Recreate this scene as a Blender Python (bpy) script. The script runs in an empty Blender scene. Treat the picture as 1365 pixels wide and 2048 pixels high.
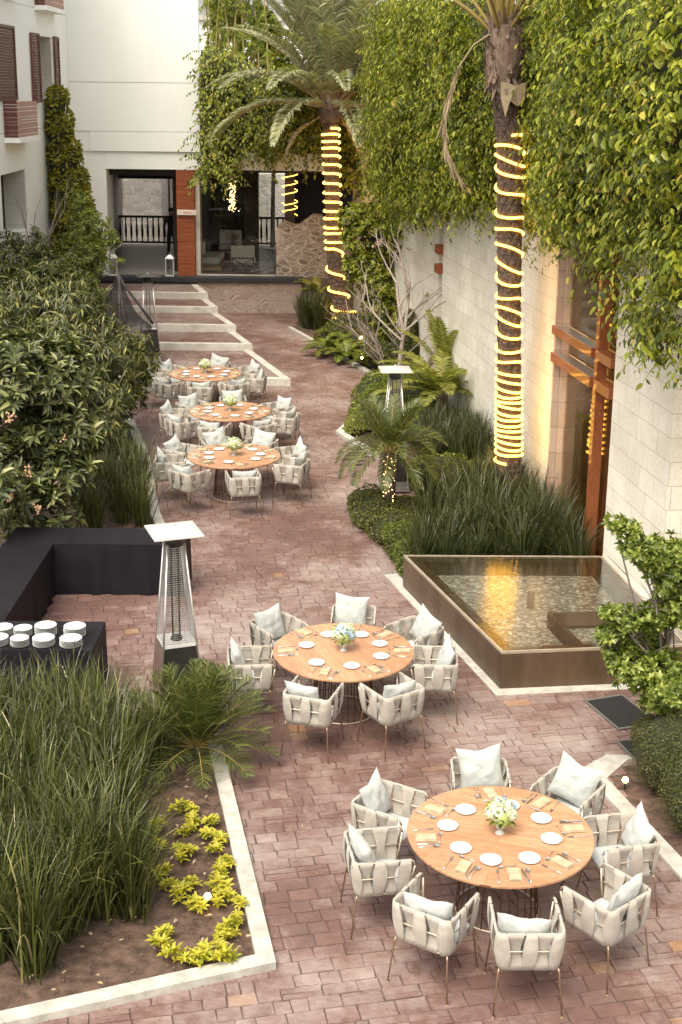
import bpy, bmesh, math, random
import numpy as np
from mathutils import Vector, Matrix, noise

random.seed(7); RNG = np.random.default_rng(11)
PI = math.pi
sc = bpy.context.scene
C = sc.collection

# ---------------------------------------------------------------- camera, sky, sun, exposure
cam_d = bpy.data.cameras.new('camera'); cam = bpy.data.objects.new('camera', cam_d); C.objects.link(cam)
cam_d.sensor_fit = 'VERTICAL'; cam_d.sensor_height = 24.0; cam_d.sensor_width = 16.0
cam_d.lens = 2665.2 / 2048 * 24.0
cam_d.shift_y = -134.55 / 2048
cam_d.clip_start = 0.1; cam_d.clip_end = 1000
cam.matrix_world = Matrix.Translation((0, 0, 6.935)) @ Matrix.Rotation(math.radians(90 - 15.055), 4, 'X') @ Matrix.Rotation(math.radians(.6424), 4, 'Z')
sc.camera = cam
sc.render.resolution_x = 682; sc.render.resolution_y = 1024

world = bpy.data.worlds.new('World'); sc.world = world; world.use_nodes = True
wn = world.node_tree; wn.nodes.clear()
SUN_EL, SUN_ROT = math.radians(60), math.radians(208)
sky = wn.nodes.new('ShaderNodeTexSky'); sky.sky_type = 'NISHITA'; sky.sun_disc = False
sky.sun_elevation = SUN_EL; sky.sun_rotation = SUN_ROT; sky.dust_density = 4.0; sky.air_density = 1.2; sky.ozone_density = .6
hsv = wn.nodes.new('ShaderNodeHueSaturation'); hsv.inputs['Saturation'].default_value = .3; hsv.inputs['Value'].default_value = 1.0
tint = wn.nodes.new('ShaderNodeMix'); tint.data_type = 'RGBA'; tint.blend_type = 'MULTIPLY'; tint.inputs['Factor'].default_value = 1.0
tint.inputs[7].default_value = (1.0, .955, .875, 1)
bg = wn.nodes.new('ShaderNodeBackground'); bg.inputs['Strength'].default_value = .15
wo = wn.nodes.new('ShaderNodeOutputWorld')
wn.links.new(sky.outputs[0], hsv.inputs['Color']); wn.links.new(hsv.outputs[0], tint.inputs[6])
wn.links.new(tint.outputs[2], bg.inputs[0]); wn.links.new(bg.outputs[0], wo.inputs[0])

sun_d = bpy.data.lights.new('sun', 'SUN'); sun = bpy.data.objects.new('sun', sun_d); C.objects.link(sun)
sun_d.energy = 1.6; sun_d.angle = math.radians(36); sun_d.color = (1.0, .9, .76)
# Nishita azimuth: direction to the sun = (sin(rot), cos(rot)) in xy
sd = Vector((math.sin(SUN_ROT) * math.cos(SUN_EL), math.cos(SUN_ROT) * math.cos(SUN_EL), math.sin(SUN_EL)))
sun.rotation_euler = (-sd).to_track_quat('-Z', 'Y').to_euler()
sun.location = sd * 60

sc.view_settings.view_transform = 'Standard'; sc.view_settings.look = 'None'
sc.view_settings.exposure = 1.08; sc.view_settings.gamma = 1.0
sc.view_settings.use_curve_mapping = False

# ---------------------------------------------------------------- materials
def _nt(name):
    m = bpy.data.materials.new(name); m.use_nodes = True
    nt = m.node_tree; nt.nodes.clear(); return m, nt
def _n(nt, typ, **kw):
    n = nt.nodes.new(typ)
    for k, v in kw.items():
        if k.startswith('i_'): n.inputs[k[2:].replace('_', ' ')].default_value = v
        else: setattr(n, k, v)
    return n
def rgba(c): return (c[0], c[1], c[2], 1)
def ramp(nt, src, stops, interp='LINEAR'):
    r = nt.nodes.new('ShaderNodeValToRGB'); r.color_ramp.interpolation = interp
    e = r.color_ramp.elements
    while len(e) < len(stops): e.new(.5)
    for i, (p, c) in enumerate(stops): e[i].position = p; e[i].color = rgba(c)
    nt.links.new(src, r.inputs[0]); return r.outputs[0]
def mixc(nt, f, a, b, mode='MIX'):
    m = nt.nodes.new('ShaderNodeMix'); m.data_type = 'RGBA'; m.blend_type = mode
    for sock, v in ((0, f), (6, a), (7, b)):
        if hasattr(v, 'links'): nt.links.new(v, m.inputs[sock])
        elif sock == 0: m.inputs[0].default_value = v
        else: m.inputs[sock].default_value = rgba(v)
    return m.outputs[2]
def texn(nt, scale, detail=4, rough=.6, vec=None, stretch=None):
    t = nt.nodes.new('ShaderNodeTexNoise'); t.inputs['Scale'].default_value = scale
    t.inputs['Detail'].default_value = detail; t.inputs['Roughness'].default_value = rough
    co = nt.nodes.new('ShaderNodeTexCoord')
    v = vec or co.outputs['Object']
    if stretch:
        mp = nt.nodes.new('ShaderNodeMapping'); mp.inputs['Scale'].default_value = stretch
        nt.links.new(v, mp.inputs[0]); v = mp.outputs[0]
    nt.links.new(v, t.inputs['Vector']); return t.outputs['Fac']
def bump(nt, h, strength, dist=.01, prev=None):
    b = nt.nodes.new('ShaderNodeBump'); b.inputs['Strength'].default_value = strength; b.inputs['Distance'].default_value = dist
    nt.links.new(h, b.inputs['Height'])
    if prev: nt.links.new(prev, b.inputs['Normal'])
    return b.outputs[0]
def finish(nt, col, rough=.6, metal=0., nrm=None, spec=.5, emis=None, trans=0, ior=1.45, coat=0, sheen=0):
    p = nt.nodes.new('ShaderNodeBsdfPrincipled'); o = nt.nodes.new('ShaderNodeOutputMaterial')
    if hasattr(col, 'links'): nt.links.new(col, p.inputs['Base Color'])
    else: p.inputs['Base Color'].default_value = rgba(col)
    if hasattr(rough, 'links'): nt.links.new(rough, p.inputs['Roughness'])
    else: p.inputs['Roughness'].default_value = rough
    p.inputs['Metallic'].default_value = metal; p.inputs['Specular IOR Level'].default_value = spec
    p.inputs['Transmission Weight'].default_value = trans; p.inputs['IOR'].default_value = ior
    p.inputs['Coat Weight'].default_value = coat; p.inputs['Sheen Weight'].default_value = sheen
    if nrm: nt.links.new(nrm, p.inputs['Normal'])
    if emis: p.inputs['Emission Color'].default_value = rgba(emis[0]); p.inputs['Emission Strength'].default_value = emis[1]
    nt.links.new(p.outputs[0], o.inputs[0]); return p, o
def pbr(name, c1, c2=None, rough=.6, scale=4, bscale=40, bstr=.2, metal=0., spec=.5, stretch=None, lo=.35, hi=.65, **kw):
    m, nt = _nt(name)
    col = ramp(nt, texn(nt, scale, 5, .65, stretch=stretch), [(lo, c1), (hi, c2 or c1)])
    nb = bump(nt, texn(nt, bscale, 4, .6, stretch=stretch), bstr, .01) if bstr else None
    finish(nt, col, rough, metal, nb, spec, **kw); return m
def leafmat(name, stops, rough=.45, trans=.3, big=1.2, spec=.5, bigamt=.35, bigc=(.9, .85, .3)):
    m, nt = _nt(name)
    g = nt.nodes.new('ShaderNodeNewGeometry')
    col = ramp(nt, g.outputs['Random Per Island'], stops)
    nz = texn(nt, big, 2, .5)
    col2 = mixc(nt, nz, (1.25, 1.2, .85), (.7, .78, .85))
    col = mixc(nt, bigamt * 2 if bigamt < .5 else 1., col, mixc(nt, 1., col, col2, 'MULTIPLY'))
    p, o = finish(nt, col, rough, spec=spec)
    tr = nt.nodes.new('ShaderNodeBsdfTranslucent'); nt.links.new(mixc(nt, 1., col, (1.3, 1.5, .6), 'MULTIPLY'), tr.inputs[0])
    mx = nt.nodes.new('ShaderNodeMixShader'); mx.inputs[0].default_value = trans
    nt.links.new(p.outputs[0], mx.inputs[1]); nt.links.new(tr.outputs[0], mx.inputs[2]); nt.links.new(mx.outputs[0], o.inputs[0])
    return m
def emat(name, c, s):
    m, nt = _nt(name); e = nt.nodes.new('ShaderNodeEmission'); e.inputs[0].default_value = rgba(c); e.inputs[1].default_value = s
    o = nt.nodes.new('ShaderNodeOutputMaterial'); nt.links.new(e.outputs[0], o.inputs[0]); return m

def paving_mat(name, far=False):
    m, nt = _nt(name)
    g = nt.nodes.new('ShaderNodeNewGeometry')
    isl = ramp(nt, g.outputs['Random Per Island'], [(0, (.156, .091, .078)), (.2, (.178, .102, .087)), (.4, (.162, .098, .086)), (.55, (.192, .112, .094)), (.7, (.172, .110, .098)), (.85, (.158, .091, .079)), (.972, (.19, .12, .103)), (.99, (.20, .13, .11)), (1, (.30, .17, .09))])
    # each stone shifts the wear pattern a little so that patches break at the joints
    co = nt.nodes.new('ShaderNodeTexCoord')
    cmb = nt.nodes.new('ShaderNodeCombineXYZ'); nt.links.new(g.outputs['Random Per Island'], cmb.inputs[2])
    va = nt.nodes.new('ShaderNodeVectorMath'); va.operation = 'ADD'
    sc1 = nt.nodes.new('ShaderNodeVectorMath'); sc1.operation = 'SCALE'; sc1.inputs['Scale'].default_value = 1.2
    nt.links.new(cmb.outputs[0], sc1.inputs[0]); nt.links.new(co.outputs['Object'], va.inputs[0]); nt.links.new(sc1.outputs[0], va.inputs[1])
    w1 = texn(nt, .42, 6, .68, vec=co.outputs['Object'])
    w2 = texn(nt, 2.6, 6, .7, vec=va.outputs[0])
    w3 = texn(nt, 14, 6, .75, vec=va.outputs[0], stretch=(1, 1.8, 1))
    mu0 = nt.nodes.new('ShaderNodeMath'); mu0.operation = 'MULTIPLY'; mu0.inputs[1].default_value = 1.7; nt.links.new(w1, mu0.inputs[0])
    mul = nt.nodes.new('ShaderNodeMath'); mul.operation = 'MULTIPLY_ADD'; mul.inputs[1].default_value = .7; nt.links.new(w2, mul.inputs[0]); nt.links.new(mu0.outputs[0], mul.inputs[2])
    m2 = nt.nodes.new('ShaderNodeMath'); m2.operation = 'MULTIPLY_ADD'; nt.links.new(w3, m2.inputs[0]); m2.inputs[1].default_value = .6; nt.links.new(mul.outputs[0], m2.inputs[2])
    worn = ramp(nt, m2.outputs[0], [(.0, (0, 0, 0)), (1.0, (1, 1, 1))])
    mr = nt.nodes.new('ShaderNodeMapRange'); mr.inputs[1].default_value = 1.40; mr.inputs[2].default_value = 1.88; mr.inputs[3].default_value = 0; mr.inputs[4].default_value = .78
    nt.links.new(m2.outputs[0], mr.inputs[0])
    col = mixc(nt, mr.outputs[0], isl, (.40, .345, .325))
    dk = nt.nodes.new('ShaderNodeMapRange'); dk.inputs[1].default_value = 1.46; dk.inputs[2].default_value = 1.12; dk.inputs[3].default_value = 0; dk.inputs[4].default_value = .55
    nt.links.new(m2.outputs[0], dk.inputs[0])
    col = mixc(nt, dk.outputs[0], col, (.075, .043, .04))
    fine = texn(nt, 60, 4, .7)
    col = mixc(nt, .35, col, mixc(nt, 1., col, ramp(nt, fine, [(.3, (.55, .55, .55)), (.7, (1.4, 1.35, 1.3))]), 'MULTIPLY'))
    rr = nt.nodes.new('ShaderNodeMapRange'); rr.inputs[1].default_value = .35; rr.inputs[2].default_value = .7; rr.inputs[3].default_value = .30; rr.inputs[4].default_value = .70
    nt.links.new(w2, rr.inputs[0])
    b1 = bump(nt, w3, .55, .012); b2 = bump(nt, fine, .25, .004, b1)
    finish(nt, col, rr.outputs[0], nrm=b2, spec=.45)
    return m

def ashlar_mat(name, c1, c2, mort, bw=.72, bh=.31, msize=.006, rough=.75):
    m, nt = _nt(name)
    co = nt.nodes.new('ShaderNodeTexCoord'); sp = nt.nodes.new('ShaderNodeSeparateXYZ'); nt.links.new(co.outputs['Object'], sp.inputs[0])
    ad = nt.nodes.new('ShaderNodeMath'); ad.operation = 'ADD'; nt.links.new(sp.outputs[0], ad.inputs[0]); nt.links.new(sp.outputs[1], ad.inputs[1])
    cb = nt.nodes.new('ShaderNodeCombineXYZ'); nt.links.new(ad.outputs[0], cb.inputs[0]); nt.links.new(sp.outputs[2], cb.inputs[1])
    br = nt.nodes.new('ShaderNodeTexBrick'); nt.links.new(cb.outputs[0], br.inputs['Vector'])
    br.inputs['Color1'].default_value = rgba(c1); br.inputs['Color2'].default_value = rgba(c2); br.inputs['Mortar'].default_value = rgba(mort)
    br.inputs['Scale'].default_value = 1; br.inputs['Brick Width'].default_value = bw; br.inputs['Row Height'].default_value = bh
    br.inputs['Mortar Size'].default_value = msize; br.inputs['Mortar Smooth'].default_value = .15; br.offset = .37; br.squash = .7; br.squash_frequency = 3
    n1 = texn(nt, 1.3, 6, .7); n2 = texn(nt, 22, 5, .7)
    col = mixc(nt, 1., br.outputs['Color'], ramp(nt, n1, [(.3, (.84, .81, .75)), (.7, (1.08, 1.08, 1.07))]), 'MULTIPLY')
    col = mixc(nt, 1., col, ramp(nt, n2, [(.3, (.86, .85, .82)), (.7, (1.08, 1.08, 1.08))]), 'MULTIPLY')
    b = bump(nt, br.outputs['Fac'], -.5, .01); b = bump(nt, n2, .3, .006, b)
    finish(nt, col, rough, nrm=b); return m

def rubble_mat(name, c1, c2, mort, scale=3.2, w=.06, flat=1.6):
    m, nt = _nt(name)
    co = nt.nodes.new('ShaderNodeTexCoord')
    nv = nt.nodes.new('ShaderNodeTexNoise'); nv.inputs['Scale'].default_value = 1.5; nt.links.new(co.outputs['Object'], nv.inputs['Vector'])
    mx = nt.nodes.new('ShaderNodeMix'); mx.data_type = 'RGBA'; mx.inputs[0].default_value = .30
    nt.links.new(co.outputs['Object'], mx.inputs[6]); nt.links.new(nv.outputs['Color'], mx.inputs[7])
    mp = nt.nodes.new('ShaderNodeMapping'); mp.inputs['Scale'].default_value = (1, 1, flat); nt.links.new(mx.outputs[2], mp.inputs[0])
    vo = nt.nodes.new('ShaderNodeTexVoronoi'); vo.feature = 'DISTANCE_TO_EDGE'; vo.inputs['Scale'].default_value = scale; nt.links.new(mp.outputs[0], vo.inputs['Vector'])
    vc = nt.nodes.new('ShaderNodeTexVoronoi'); vc.inputs['Scale'].default_value = scale; nt.links.new(mp.outputs[0], vc.inputs['Vector'])
    sx = nt.nodes.new('ShaderNodeSeparateXYZ'); nt.links.new(vc.outputs['Color'], sx.inputs[0])
    stone = ramp(nt, sx.outputs[0], [(0, c1), (.5, c2), (1, tuple(.5 * (a + b) * .8 for a, b in zip(c1, c2)))])
    n2 = texn(nt, 14, 6, .75)
    stone = mixc(nt, 1., stone, ramp(nt, n2, [(.3, (.7, .68, .65)), (.7, (1.25, 1.22, 1.2))]), 'MULTIPLY')
    ed = nt.nodes.new('ShaderNodeMapRange'); ed.inputs[1].default_value = w * .4; ed.inputs[2].default_value = w; nt.links.new(vo.outputs[0], ed.inputs[0])
    mn = texn(nt, .9, 3, .6)
    cov = nt.nodes.new('ShaderNodeMapRange'); cov.inputs[1].default_value = .52; cov.inputs[2].default_value = .62; nt.links.new(mn, cov.inputs[0])
    mu = nt.nodes.new('ShaderNodeMath'); mu.operation = 'MULTIPLY_ADD'; nt.links.new(cov.outputs[0], mu.inputs[0]); mu.inputs[1].default_value = -.75; nt.links.new(ed.outputs[0], mu.inputs[2]); mu.use_clamp = True
    col = mixc(nt, mu.outputs[0], mixc(nt, 1., mort, ramp(nt, n2, [(.3, (.8, .79, .77)), (.7, (1.15, 1.15, 1.15))]), 'MULTIPLY'), stone)
    b = bump(nt, ed.outputs[0], .7, .03); b = bump(nt, n2, .5, .02, b)
    finish(nt, col, .85, nrm=b); return m

def wood_mat(name, c1, c2, plank=None, rough=.5, axis=(1, 12, 12), spec=.4, coat=0):
    m, nt = _nt(name)
    n1 = texn(nt, 1.6, 6, .7, stretch=axis); n2 = texn(nt, 9, 5, .7, stretch=axis)
    col = ramp(nt, n1, [(.3, c1), (.7, c2)])
    col = mixc(nt, 1., col, ramp(nt, n2, [(.35, (.72, .68, .62)), (.6, (1.08, 1.07, 1.05))]), 'MULTIPLY')
    b = bump(nt, n2, .15, .004)
    if plank:
        br = nt.nodes.new('ShaderNodeTexBrick'); co = nt.nodes.new('ShaderNodeTexCoord'); nt.links.new(co.outputs['Object'], br.inputs['Vector'])
        br.inputs['Color1'].default_value = (1, 1, 1, 1); br.inputs['Color2'].default_value = (.8, .76, .72, 1); br.inputs['Mortar'].default_value = (.35, .25, .2, 1)
        br.inputs['Scale'].default_value = 1; br.inputs['Brick Width'].default_value = plank[0]; br.inputs['Row Height'].default_value = plank[1]; br.inputs['Mortar Size'].default_value = .0016
        col = mixc(nt, 1., col, br.outputs['Color'], 'MULTIPLY')
    finish(nt, col, rough, nrm=b, spec=spec, coat=coat); return m

M = {}
M['paving'] = paving_mat('paving_stone')
M['grout'] = pbr('grout', (.08, .050, .042), (.13, .088, .075), .9, 3, 40, .5)
M['ground'] = pbr('packed_earth', (.16, .12, .09), (.22, .17, .13), .95, .4, 10, .4)
M['soil'] = pbr('garden_soil', (.05, .032, .023), (.15, .095, .07), .95, 9, 34, 1.0)
M['kerb'] = pbr('kerb_stone', (.34, .33, .29), (.52, .50, .45), .85, 6, 50, .5)
M['riser'] = pbr('pale_stone_riser', (.42, .40, .35), (.60, .58, .53), .8, 3, 30, .35)
M['plaster'] = pbr('cream_plaster', (.76, .775, .735), (.83, .845, .805), .85, .55, 60, .12, stretch=(1, 1, .35))
M['plaster_l'] = pbr('white_plaster', (.86, .875, .84), (.90, .91, .88), .85, 1.1, 60, .12)
M['ashlar'] = ashlar_mat('pale_ashlar', (.74, .715, .645), (.84, .82, .755), (.56, .52, .45))
M['jamb'] = ashlar_mat('pink_stone_jamb', (.50, .37, .29), (.60, .46, .37), (.33, .25, .2), .6, .42)
M['reveal'] = ashlar_mat('cream_stone_reveal', (.55, .53, .48), (.62, .60, .545), (.4, .38, .34), 2.0, .55)
M['rubble'] = rubble_mat('rubble_masonry', (.17, .14, .12), (.36, .30, .26), (.56, .49, .43), 5.2, .085, 2.0)
M['render'] = rubble_mat('rough_rendered_stone', (.30, .235, .20), (.40, .33, .29), (.42, .345, .30), 4.0, .05, 1.8)
M['oldwall'] = rubble_mat('old_grey_masonry', (.34, .32, .29), (.44, .42, .39), (.50, .48, .45), 3.4, .05, 2.6)
M['redwood'] = wood_mat('red_brown_timber', (.20, .055, .022), (.33, .10, .04), None, .4, (1, 1, 10), .4)
M['frame_wood'] = wood_mat('varnished_frame_timber', (.24, .075, .03), (.36, .125, .05), None, .35, (8, 8, 1), .5, .3)
M['shutter'] = wood_mat('shutter_timber', (.11, .035, .025), (.17, .06, .045), None, .5, (8, 8, 1))
M['shutter_pale'] = wood_mat('faded_slat_timber', (.36, .20, .17), (.45, .27, .23), None, .55, (1, 1, 8))
M['table_wood'] = wood_mat('oak_table_top', (.47, .245, .14), (.62, .37, .23), (1.1, .16), .38, (1, 9, 1), .5, .15)
M['darkwood'] = pbr('dark_stained_wood', (.018, .012, .01), (.03, .02, .016), .5, 4, 30, .2)
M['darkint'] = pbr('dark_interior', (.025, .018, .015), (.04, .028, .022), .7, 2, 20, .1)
M['deck'] = wood_mat('grey_deck_boards', (.19, .18, .18), (.27, .26, .26), None, .35, (1, 10, 1), .5)
M['plinth'] = pbr('black_plinth', (.018, .02, .024), (.03, .032, .036), .5, 3, 30, .2)
M['cloth'] = pbr('canvas_strap', (.34, .31, .265), (.46, .425, .37), .9, 7, 160, .25, sheen=.2)
M['pillow'] = pbr('pale_linen', (.385, .405, .385), (.47, .49, .465), .85, 5, 14, .9, sheen=.2)
M['seatc'] = pbr('pale_seat_fabric', (.42, .45, .46), (.50, .53, .53), .85, 6, 120, .2)
M['rail'] = pbr('champagne_metal', (.56, .48, .38), (.64, .55, .44), .4, 8, 60, .05, metal=.6)
M['leg'] = pbr('brass_leg_metal', (.36, .25, .16), (.46, .33, .22), .35, 8, 60, .05, metal=.8)
M['rod'] = pbr('bronze_rod', (.22, .12, .06), (.30, .17, .09), .4, 8, 60, .05, metal=.7)
M['china'] = pbr('white_china', (.58, .59, .585), None, .18, 5, 60, 0)
M['china_rim'] = pbr('grey_china_rim', (.55, .57, .58), None, .2, 5, 60, 0)
M['napkin'] = pbr('sand_linen', (.38, .30, .19), (.50, .40, .27), .9, 12, 90, .4)
M['steel'] = pbr('polished_steel', (.62, .60, .57), (.7, .68, .65), .22, 5, 30, .02, metal=.9)
M['inox'] = pbr('brushed_steel', (.55, .54, .53), (.66, .65, .63), .3, 5, 80, .06, metal=.85)
M['hood'] = pbr('pale_hood_metal', (.70, .68, .63), (.8, .78, .74), .35, 4, 40, .05, metal=.35)
M['heat_black'] = pbr('black_enamel', (.02, .018, .016), (.03, .027, .024), .35, 6, 60, .05)
M['heat_side'] = pbr('brown_steel_panel', (.25, .17, .14), (.32, .22, .19), .4, 4, 40, .05, metal=.5)
M['black_cloth'] = pbr('black_tablecloth', (.006, .0045, .008), (.011, .009, .014), .65, 3, 120, .3, spec=.3)
M['corten'] = pbr('brown_stained_concrete', (.058, .036, .020), (.115, .074, .042), .42, 2.5, 14, .25, stretch=(1, 1, .22), spec=.6)
M['corten_rim'] = pbr('wet_rim', (.28, .23, .17), (.38, .32, .25), .3, 4, 30, .2, spec=.6)
M['mat'] = pbr('black_rubber', (.012, .012, .013), (.02, .02, .02), .75, 60, 300, .6)
M['mat_edge'] = pbr('mat_edging', (.14, .13, .12), None, .7)
M['bark'] = pbr('grey_bark', (.13, .105, .085), (.25, .21, .18), .9, 9, 30, .8, stretch=(1, 1, .3))
M['pale_bark'] = pbr('pale_bark', (.25, .20, .17), (.38, .32, .28), .85, 9, 40, .6, stretch=(1, 1, .3))
M['palm_bark'] = pbr('palm_bark', (.045, .032, .024), (.15, .11, .085), .95, 14, 40, .9)
M['palm_fibre'] = pbr('palm_fibre', (.13, .085, .06), (.30, .22, .17), .95, 16, 60, .9, stretch=(1, 1, .4))
M['petiole'] = pbr('palm_petiole', (.26, .20, .06), (.40, .30, .10), .55, 3, 30, .2)
M['petiole_g'] = pbr('grey_green_petiole', (.27, .19, .09), (.36, .27, .15), .6, 3, 30, .2)
M['date'] = pbr('orange_date_stalk', (.45, .16, .05), (.55, .22, .07), .6)
M['ivy'] = leafmat('ivy_leaf', [(0, (.035, .05, .008)), (.3, (.12, .15, .014)), (.7, (.26, .28, .025)), (.93, (.42, .42, .06)), (1, (.40, .27, .06))], .3, .27, .8)
M['ivy_far'] = leafmat('creeper_leaf', [(0, (.035, .048, .008)), (.45, (.16, .185, .018)), (.9, (.34, .345, .04)), (1, (.36, .24, .06))], .38, .27, .9)
M['ivy_yellow'] = leafmat('yellowed_creeper_leaf', [(0, (.09, .095, .01)), (.5, (.22, .20, .015)), (1, (.34, .29, .03))], .5, .25, 1.2)
M['ivy_back'] = pbr('painted_shade_backing', (.018, .022, .008), (.04, .042, .016), .9, 6, 12, 1.0)  # near-black green paints the deep shade behind the leaves
M['loquat'] = leafmat('loquat_leaf', [(0, (.03, .04, .016)), (.4, (.075, .092, .035)), (.75, (.16, .175, .07)), (.92, (.28, .29, .12)), (1, (.46, .42, .29))], .38, .2, 1.1)
M['mango'] = leafmat('mango_leaf', [(0, (.025, .032, .010)), (.5, (.07, .08, .026)), (.85, (.16, .165, .055)), (1, (.34, .30, .12))], .36, .2, 1.0)
M['shrub'] = leafmat('shrub_leaf', [(0, (.055, .075, .018)), (.5, (.115, .14, .028)), (1, (.28, .29, .06))], .42, .3, .8)
M['citrus'] = leafmat('citrus_leaf', [(0, (.08, .12, .02)), (.5, (.16, .2, .035)), (.8, (.28, .32, .07)), (1, (.48, .5, .17))], .4, .3, 1.6)
M['box'] = leafmat('box_leaf', [(0, (.035, .045, .012)), (.6, (.07, .08, .02)), (1, (.13, .12, .035))], .5, .15, 3)
M['cover'] = leafmat('ground_cover_leaf', [(0, (.06, .08, .014)), (.5, (.12, .15, .02)), (1, (.22, .25, .035))], .5, .25, 1.5)
M['cover_dark'] = leafmat('dark_cover_leaf', [(0, (.04, .05, .012)), (.5, (.09, .10, .02)), (1, (.17, .16, .03))], .5, .25, 1.5)
M['strap'] = leafmat('strap_leaf', [(0, (.024, .030, .012)), (.45, (.055, .066, .020)), (.8, (.11, .125, .034)), (.93, (.17, .165, .05)), (1, (.50, .43, .25))], .35, .1, 1.6)
M['strap_dark'] = leafmat('dark_strap_leaf', [(0, (.026, .032, .014)), (.5, (.055, .064, .024)), (.9, (.08, .095, .035)), (1, (.26, .25, .14))], .33, .12, .8)
M['palm_leaf'] = leafmat('grey_green_palm_leaf', [(0, (.16, .165, .09)), (.5, (.30, .30, .18)), (1, (.47, .46, .31))], .45, .2, .8)
M['palm_green'] = leafmat('date_palm_leaf', [(0, (.045, .062, .018)), (.5, (.085, .11, .028)), (1, (.17, .18, .05))], .4, .2, .8)
M['palm_dead'] = leafmat('dead_palm_leaf', [(0, (.30, .22, .15)), (1, (.46, .37, .27))], .8, .1, .8)
M['fern'] = leafmat('fern_leaf', [(0, (.16, .165, .03)), (.6, (.26, .26, .055)), (1, (.38, .37, .12))], .5, .35, 1.)
M['yellow'] = leafmat('variegated_leaf', [(0, (.26, .27, .025)), (.3, (.46, .41, .045)), (.75, (.58, .51, .07)), (1, (.20, .25, .03))], .5, .3, 2)
M['bamboo'] = leafmat('bamboo_leaf', [(0, (.12, .15, .025)), (.6, (.23, .26, .045)), (1, (.36, .36, .08))], .5, .3, 1.)
M['bloom_w'] = leafmat('white_bloom', [(0, (.60, .62, .48)), (.6, (.74, .75, .66)), (1, (.55, .62, .32))], .7, .2, 4, bigamt=.1)
M['bloom_b'] = leafmat('blue_bloom', [(0, (.30, .42, .62)), (1, (.52, .62, .76))], .7, .2, 4, bigamt=.1)
M['bloom_g'] = leafmat('green_bloom', [(0, (.30, .40, .08)), (1, (.50, .56, .2))], .7, .2, 4, bigamt=.1)
M['rope'] = emat('warm_rope_light', (1., .50, .075), 4.2)
M['fairy'] = emat('warm_bulb', (1., .60, .22), 5)
M['lens'] = emat('warm_lamp_lens', (1., .58, .16), 16)
M['skin'] = pbr('skin', (.35, .2, .14), None, .6, bstr=0)
M['black_wear'] = pbr('black_clothing', (.012, .011, .012), (.02, .018, .02), .85)
M['hair'] = pbr('dark_hair', (.02, .014, .01), None, .6)
M['sofa'] = pbr('pale_upholstery', (.55, .52, .46), (.62, .59, .53), .9, 5, 100, .2)
M['sofa_wood'] = wood_mat('light_bench_wood', (.35, .2, .1), (.45, .28, .15), None, .5)
M['room'] = pbr('beige_room_wall', (.42, .33, .2), (.5, .4, .26), .8, 1.5, 20, .1)
M['curtain'] = pbr('curtain', (.30, .27, .2), (.4, .36, .28), .9, 8, 30, .4, stretch=(6, 6, .3))
M['paper'] = pbr('sign_board', (.62, .56, .48), (.70, .64, .56), .7, 14, 60, .1)
M['faded_red'] = pbr('faded_red_print', (.55, .22, .19), None, .8, bstr=0)
M['pebble'] = None
m, nt = _nt('pebble_bed')
vo = nt.nodes.new('ShaderNodeTexVoronoi'); vo.inputs['Scale'].default_value = 19
co = nt.nodes.new('ShaderNodeTexCoord'); nt.links.new(co.outputs['Object'], vo.inputs['Vector'])
sx = nt.nodes.new('ShaderNodeSeparateXYZ'); nt.links.new(vo.outputs['Color'], sx.inputs[0])
pc = ramp(nt, sx.outputs[0], [(0, (.24, .22, .18)), (.4, (.36, .34, .29)), (.75, (.50, .48, .41)), (1, (.68, .66, .59))])
pc = mixc(nt, 1., pc, ramp(nt, vo.outputs['Distance'], [(.25, (1.1, 1.1, 1.1)), (.75, (.5, .47, .43))]), 'MULTIPLY')  # pebble edges darkened in the colour: gaps plus painted shading
finish(nt, pc, .6, nrm=bump(nt, vo.outputs['Distance'], -1., .03)); M['pebble'] = m
def glass_mat(name, tint_c, refl=1., rough=.0, bumps=None):
    m, nt = _nt(name)
    tr = nt.nodes.new('ShaderNodeBsdfTransparent'); tr.inputs[0].default_value = rgba(tint_c)
    gl = nt.nodes.new('ShaderNodeBsdfGlossy'); gl.inputs['Roughness'].default_value = rough
    fr = nt.nodes.new('ShaderNodeFresnel'); fr.inputs['IOR'].default_value = 1.5 if not bumps else 1.333
    mu = nt.nodes.new('ShaderNodeMath'); mu.operation = 'MULTIPLY'; mu.inputs[1].default_value = refl; mu.use_clamp = True
    nt.links.new(fr.outputs[0], mu.inputs[0])
    if bumps:
        b = None
        for s, st, d, stre in bumps:
            b = bump(nt, texn(nt, s, 3, .55, stretch=stre), st, d, b)
        nt.links.new(b, gl.inputs['Normal']); nt.links.new(b, fr.inputs['Normal'])
    mx = nt.nodes.new('ShaderNodeMixShader'); o = nt.nodes.new('ShaderNodeOutputMaterial')
    nt.links.new(mu.outputs[0], mx.inputs[0]); nt.links.new(tr.outputs[0], mx.inputs[1]); nt.links.new(gl.outputs[0], mx.inputs[2]); nt.links.new(mx.outputs[0], o.inputs[0])
    return m
M['glass'] = glass_mat('window_glass', (.90, .86, .77), .9)
M['glass_clear'] = glass_mat('clear_glass', (.94, .95, .94), 1.2)
M['water'] = glass_mat('pool_water', (.80, .81, .76), 3.0, .02, [(6, .07, .05, (1, 1.6, 1)), (26, .11, .02, None)])
m, nt = _nt('shade_net_fabric')
tr = nt.nodes.new('ShaderNodeBsdfTransparent'); df = nt.nodes.new('ShaderNodeBsdfDiffuse'); df.inputs[0].default_value = (.05, .045, .045, 1)
mx = nt.nodes.new('ShaderNodeMixShader'); mx.inputs[0].default_value = .62; o = nt.nodes.new('ShaderNodeOutputMaterial')
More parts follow.
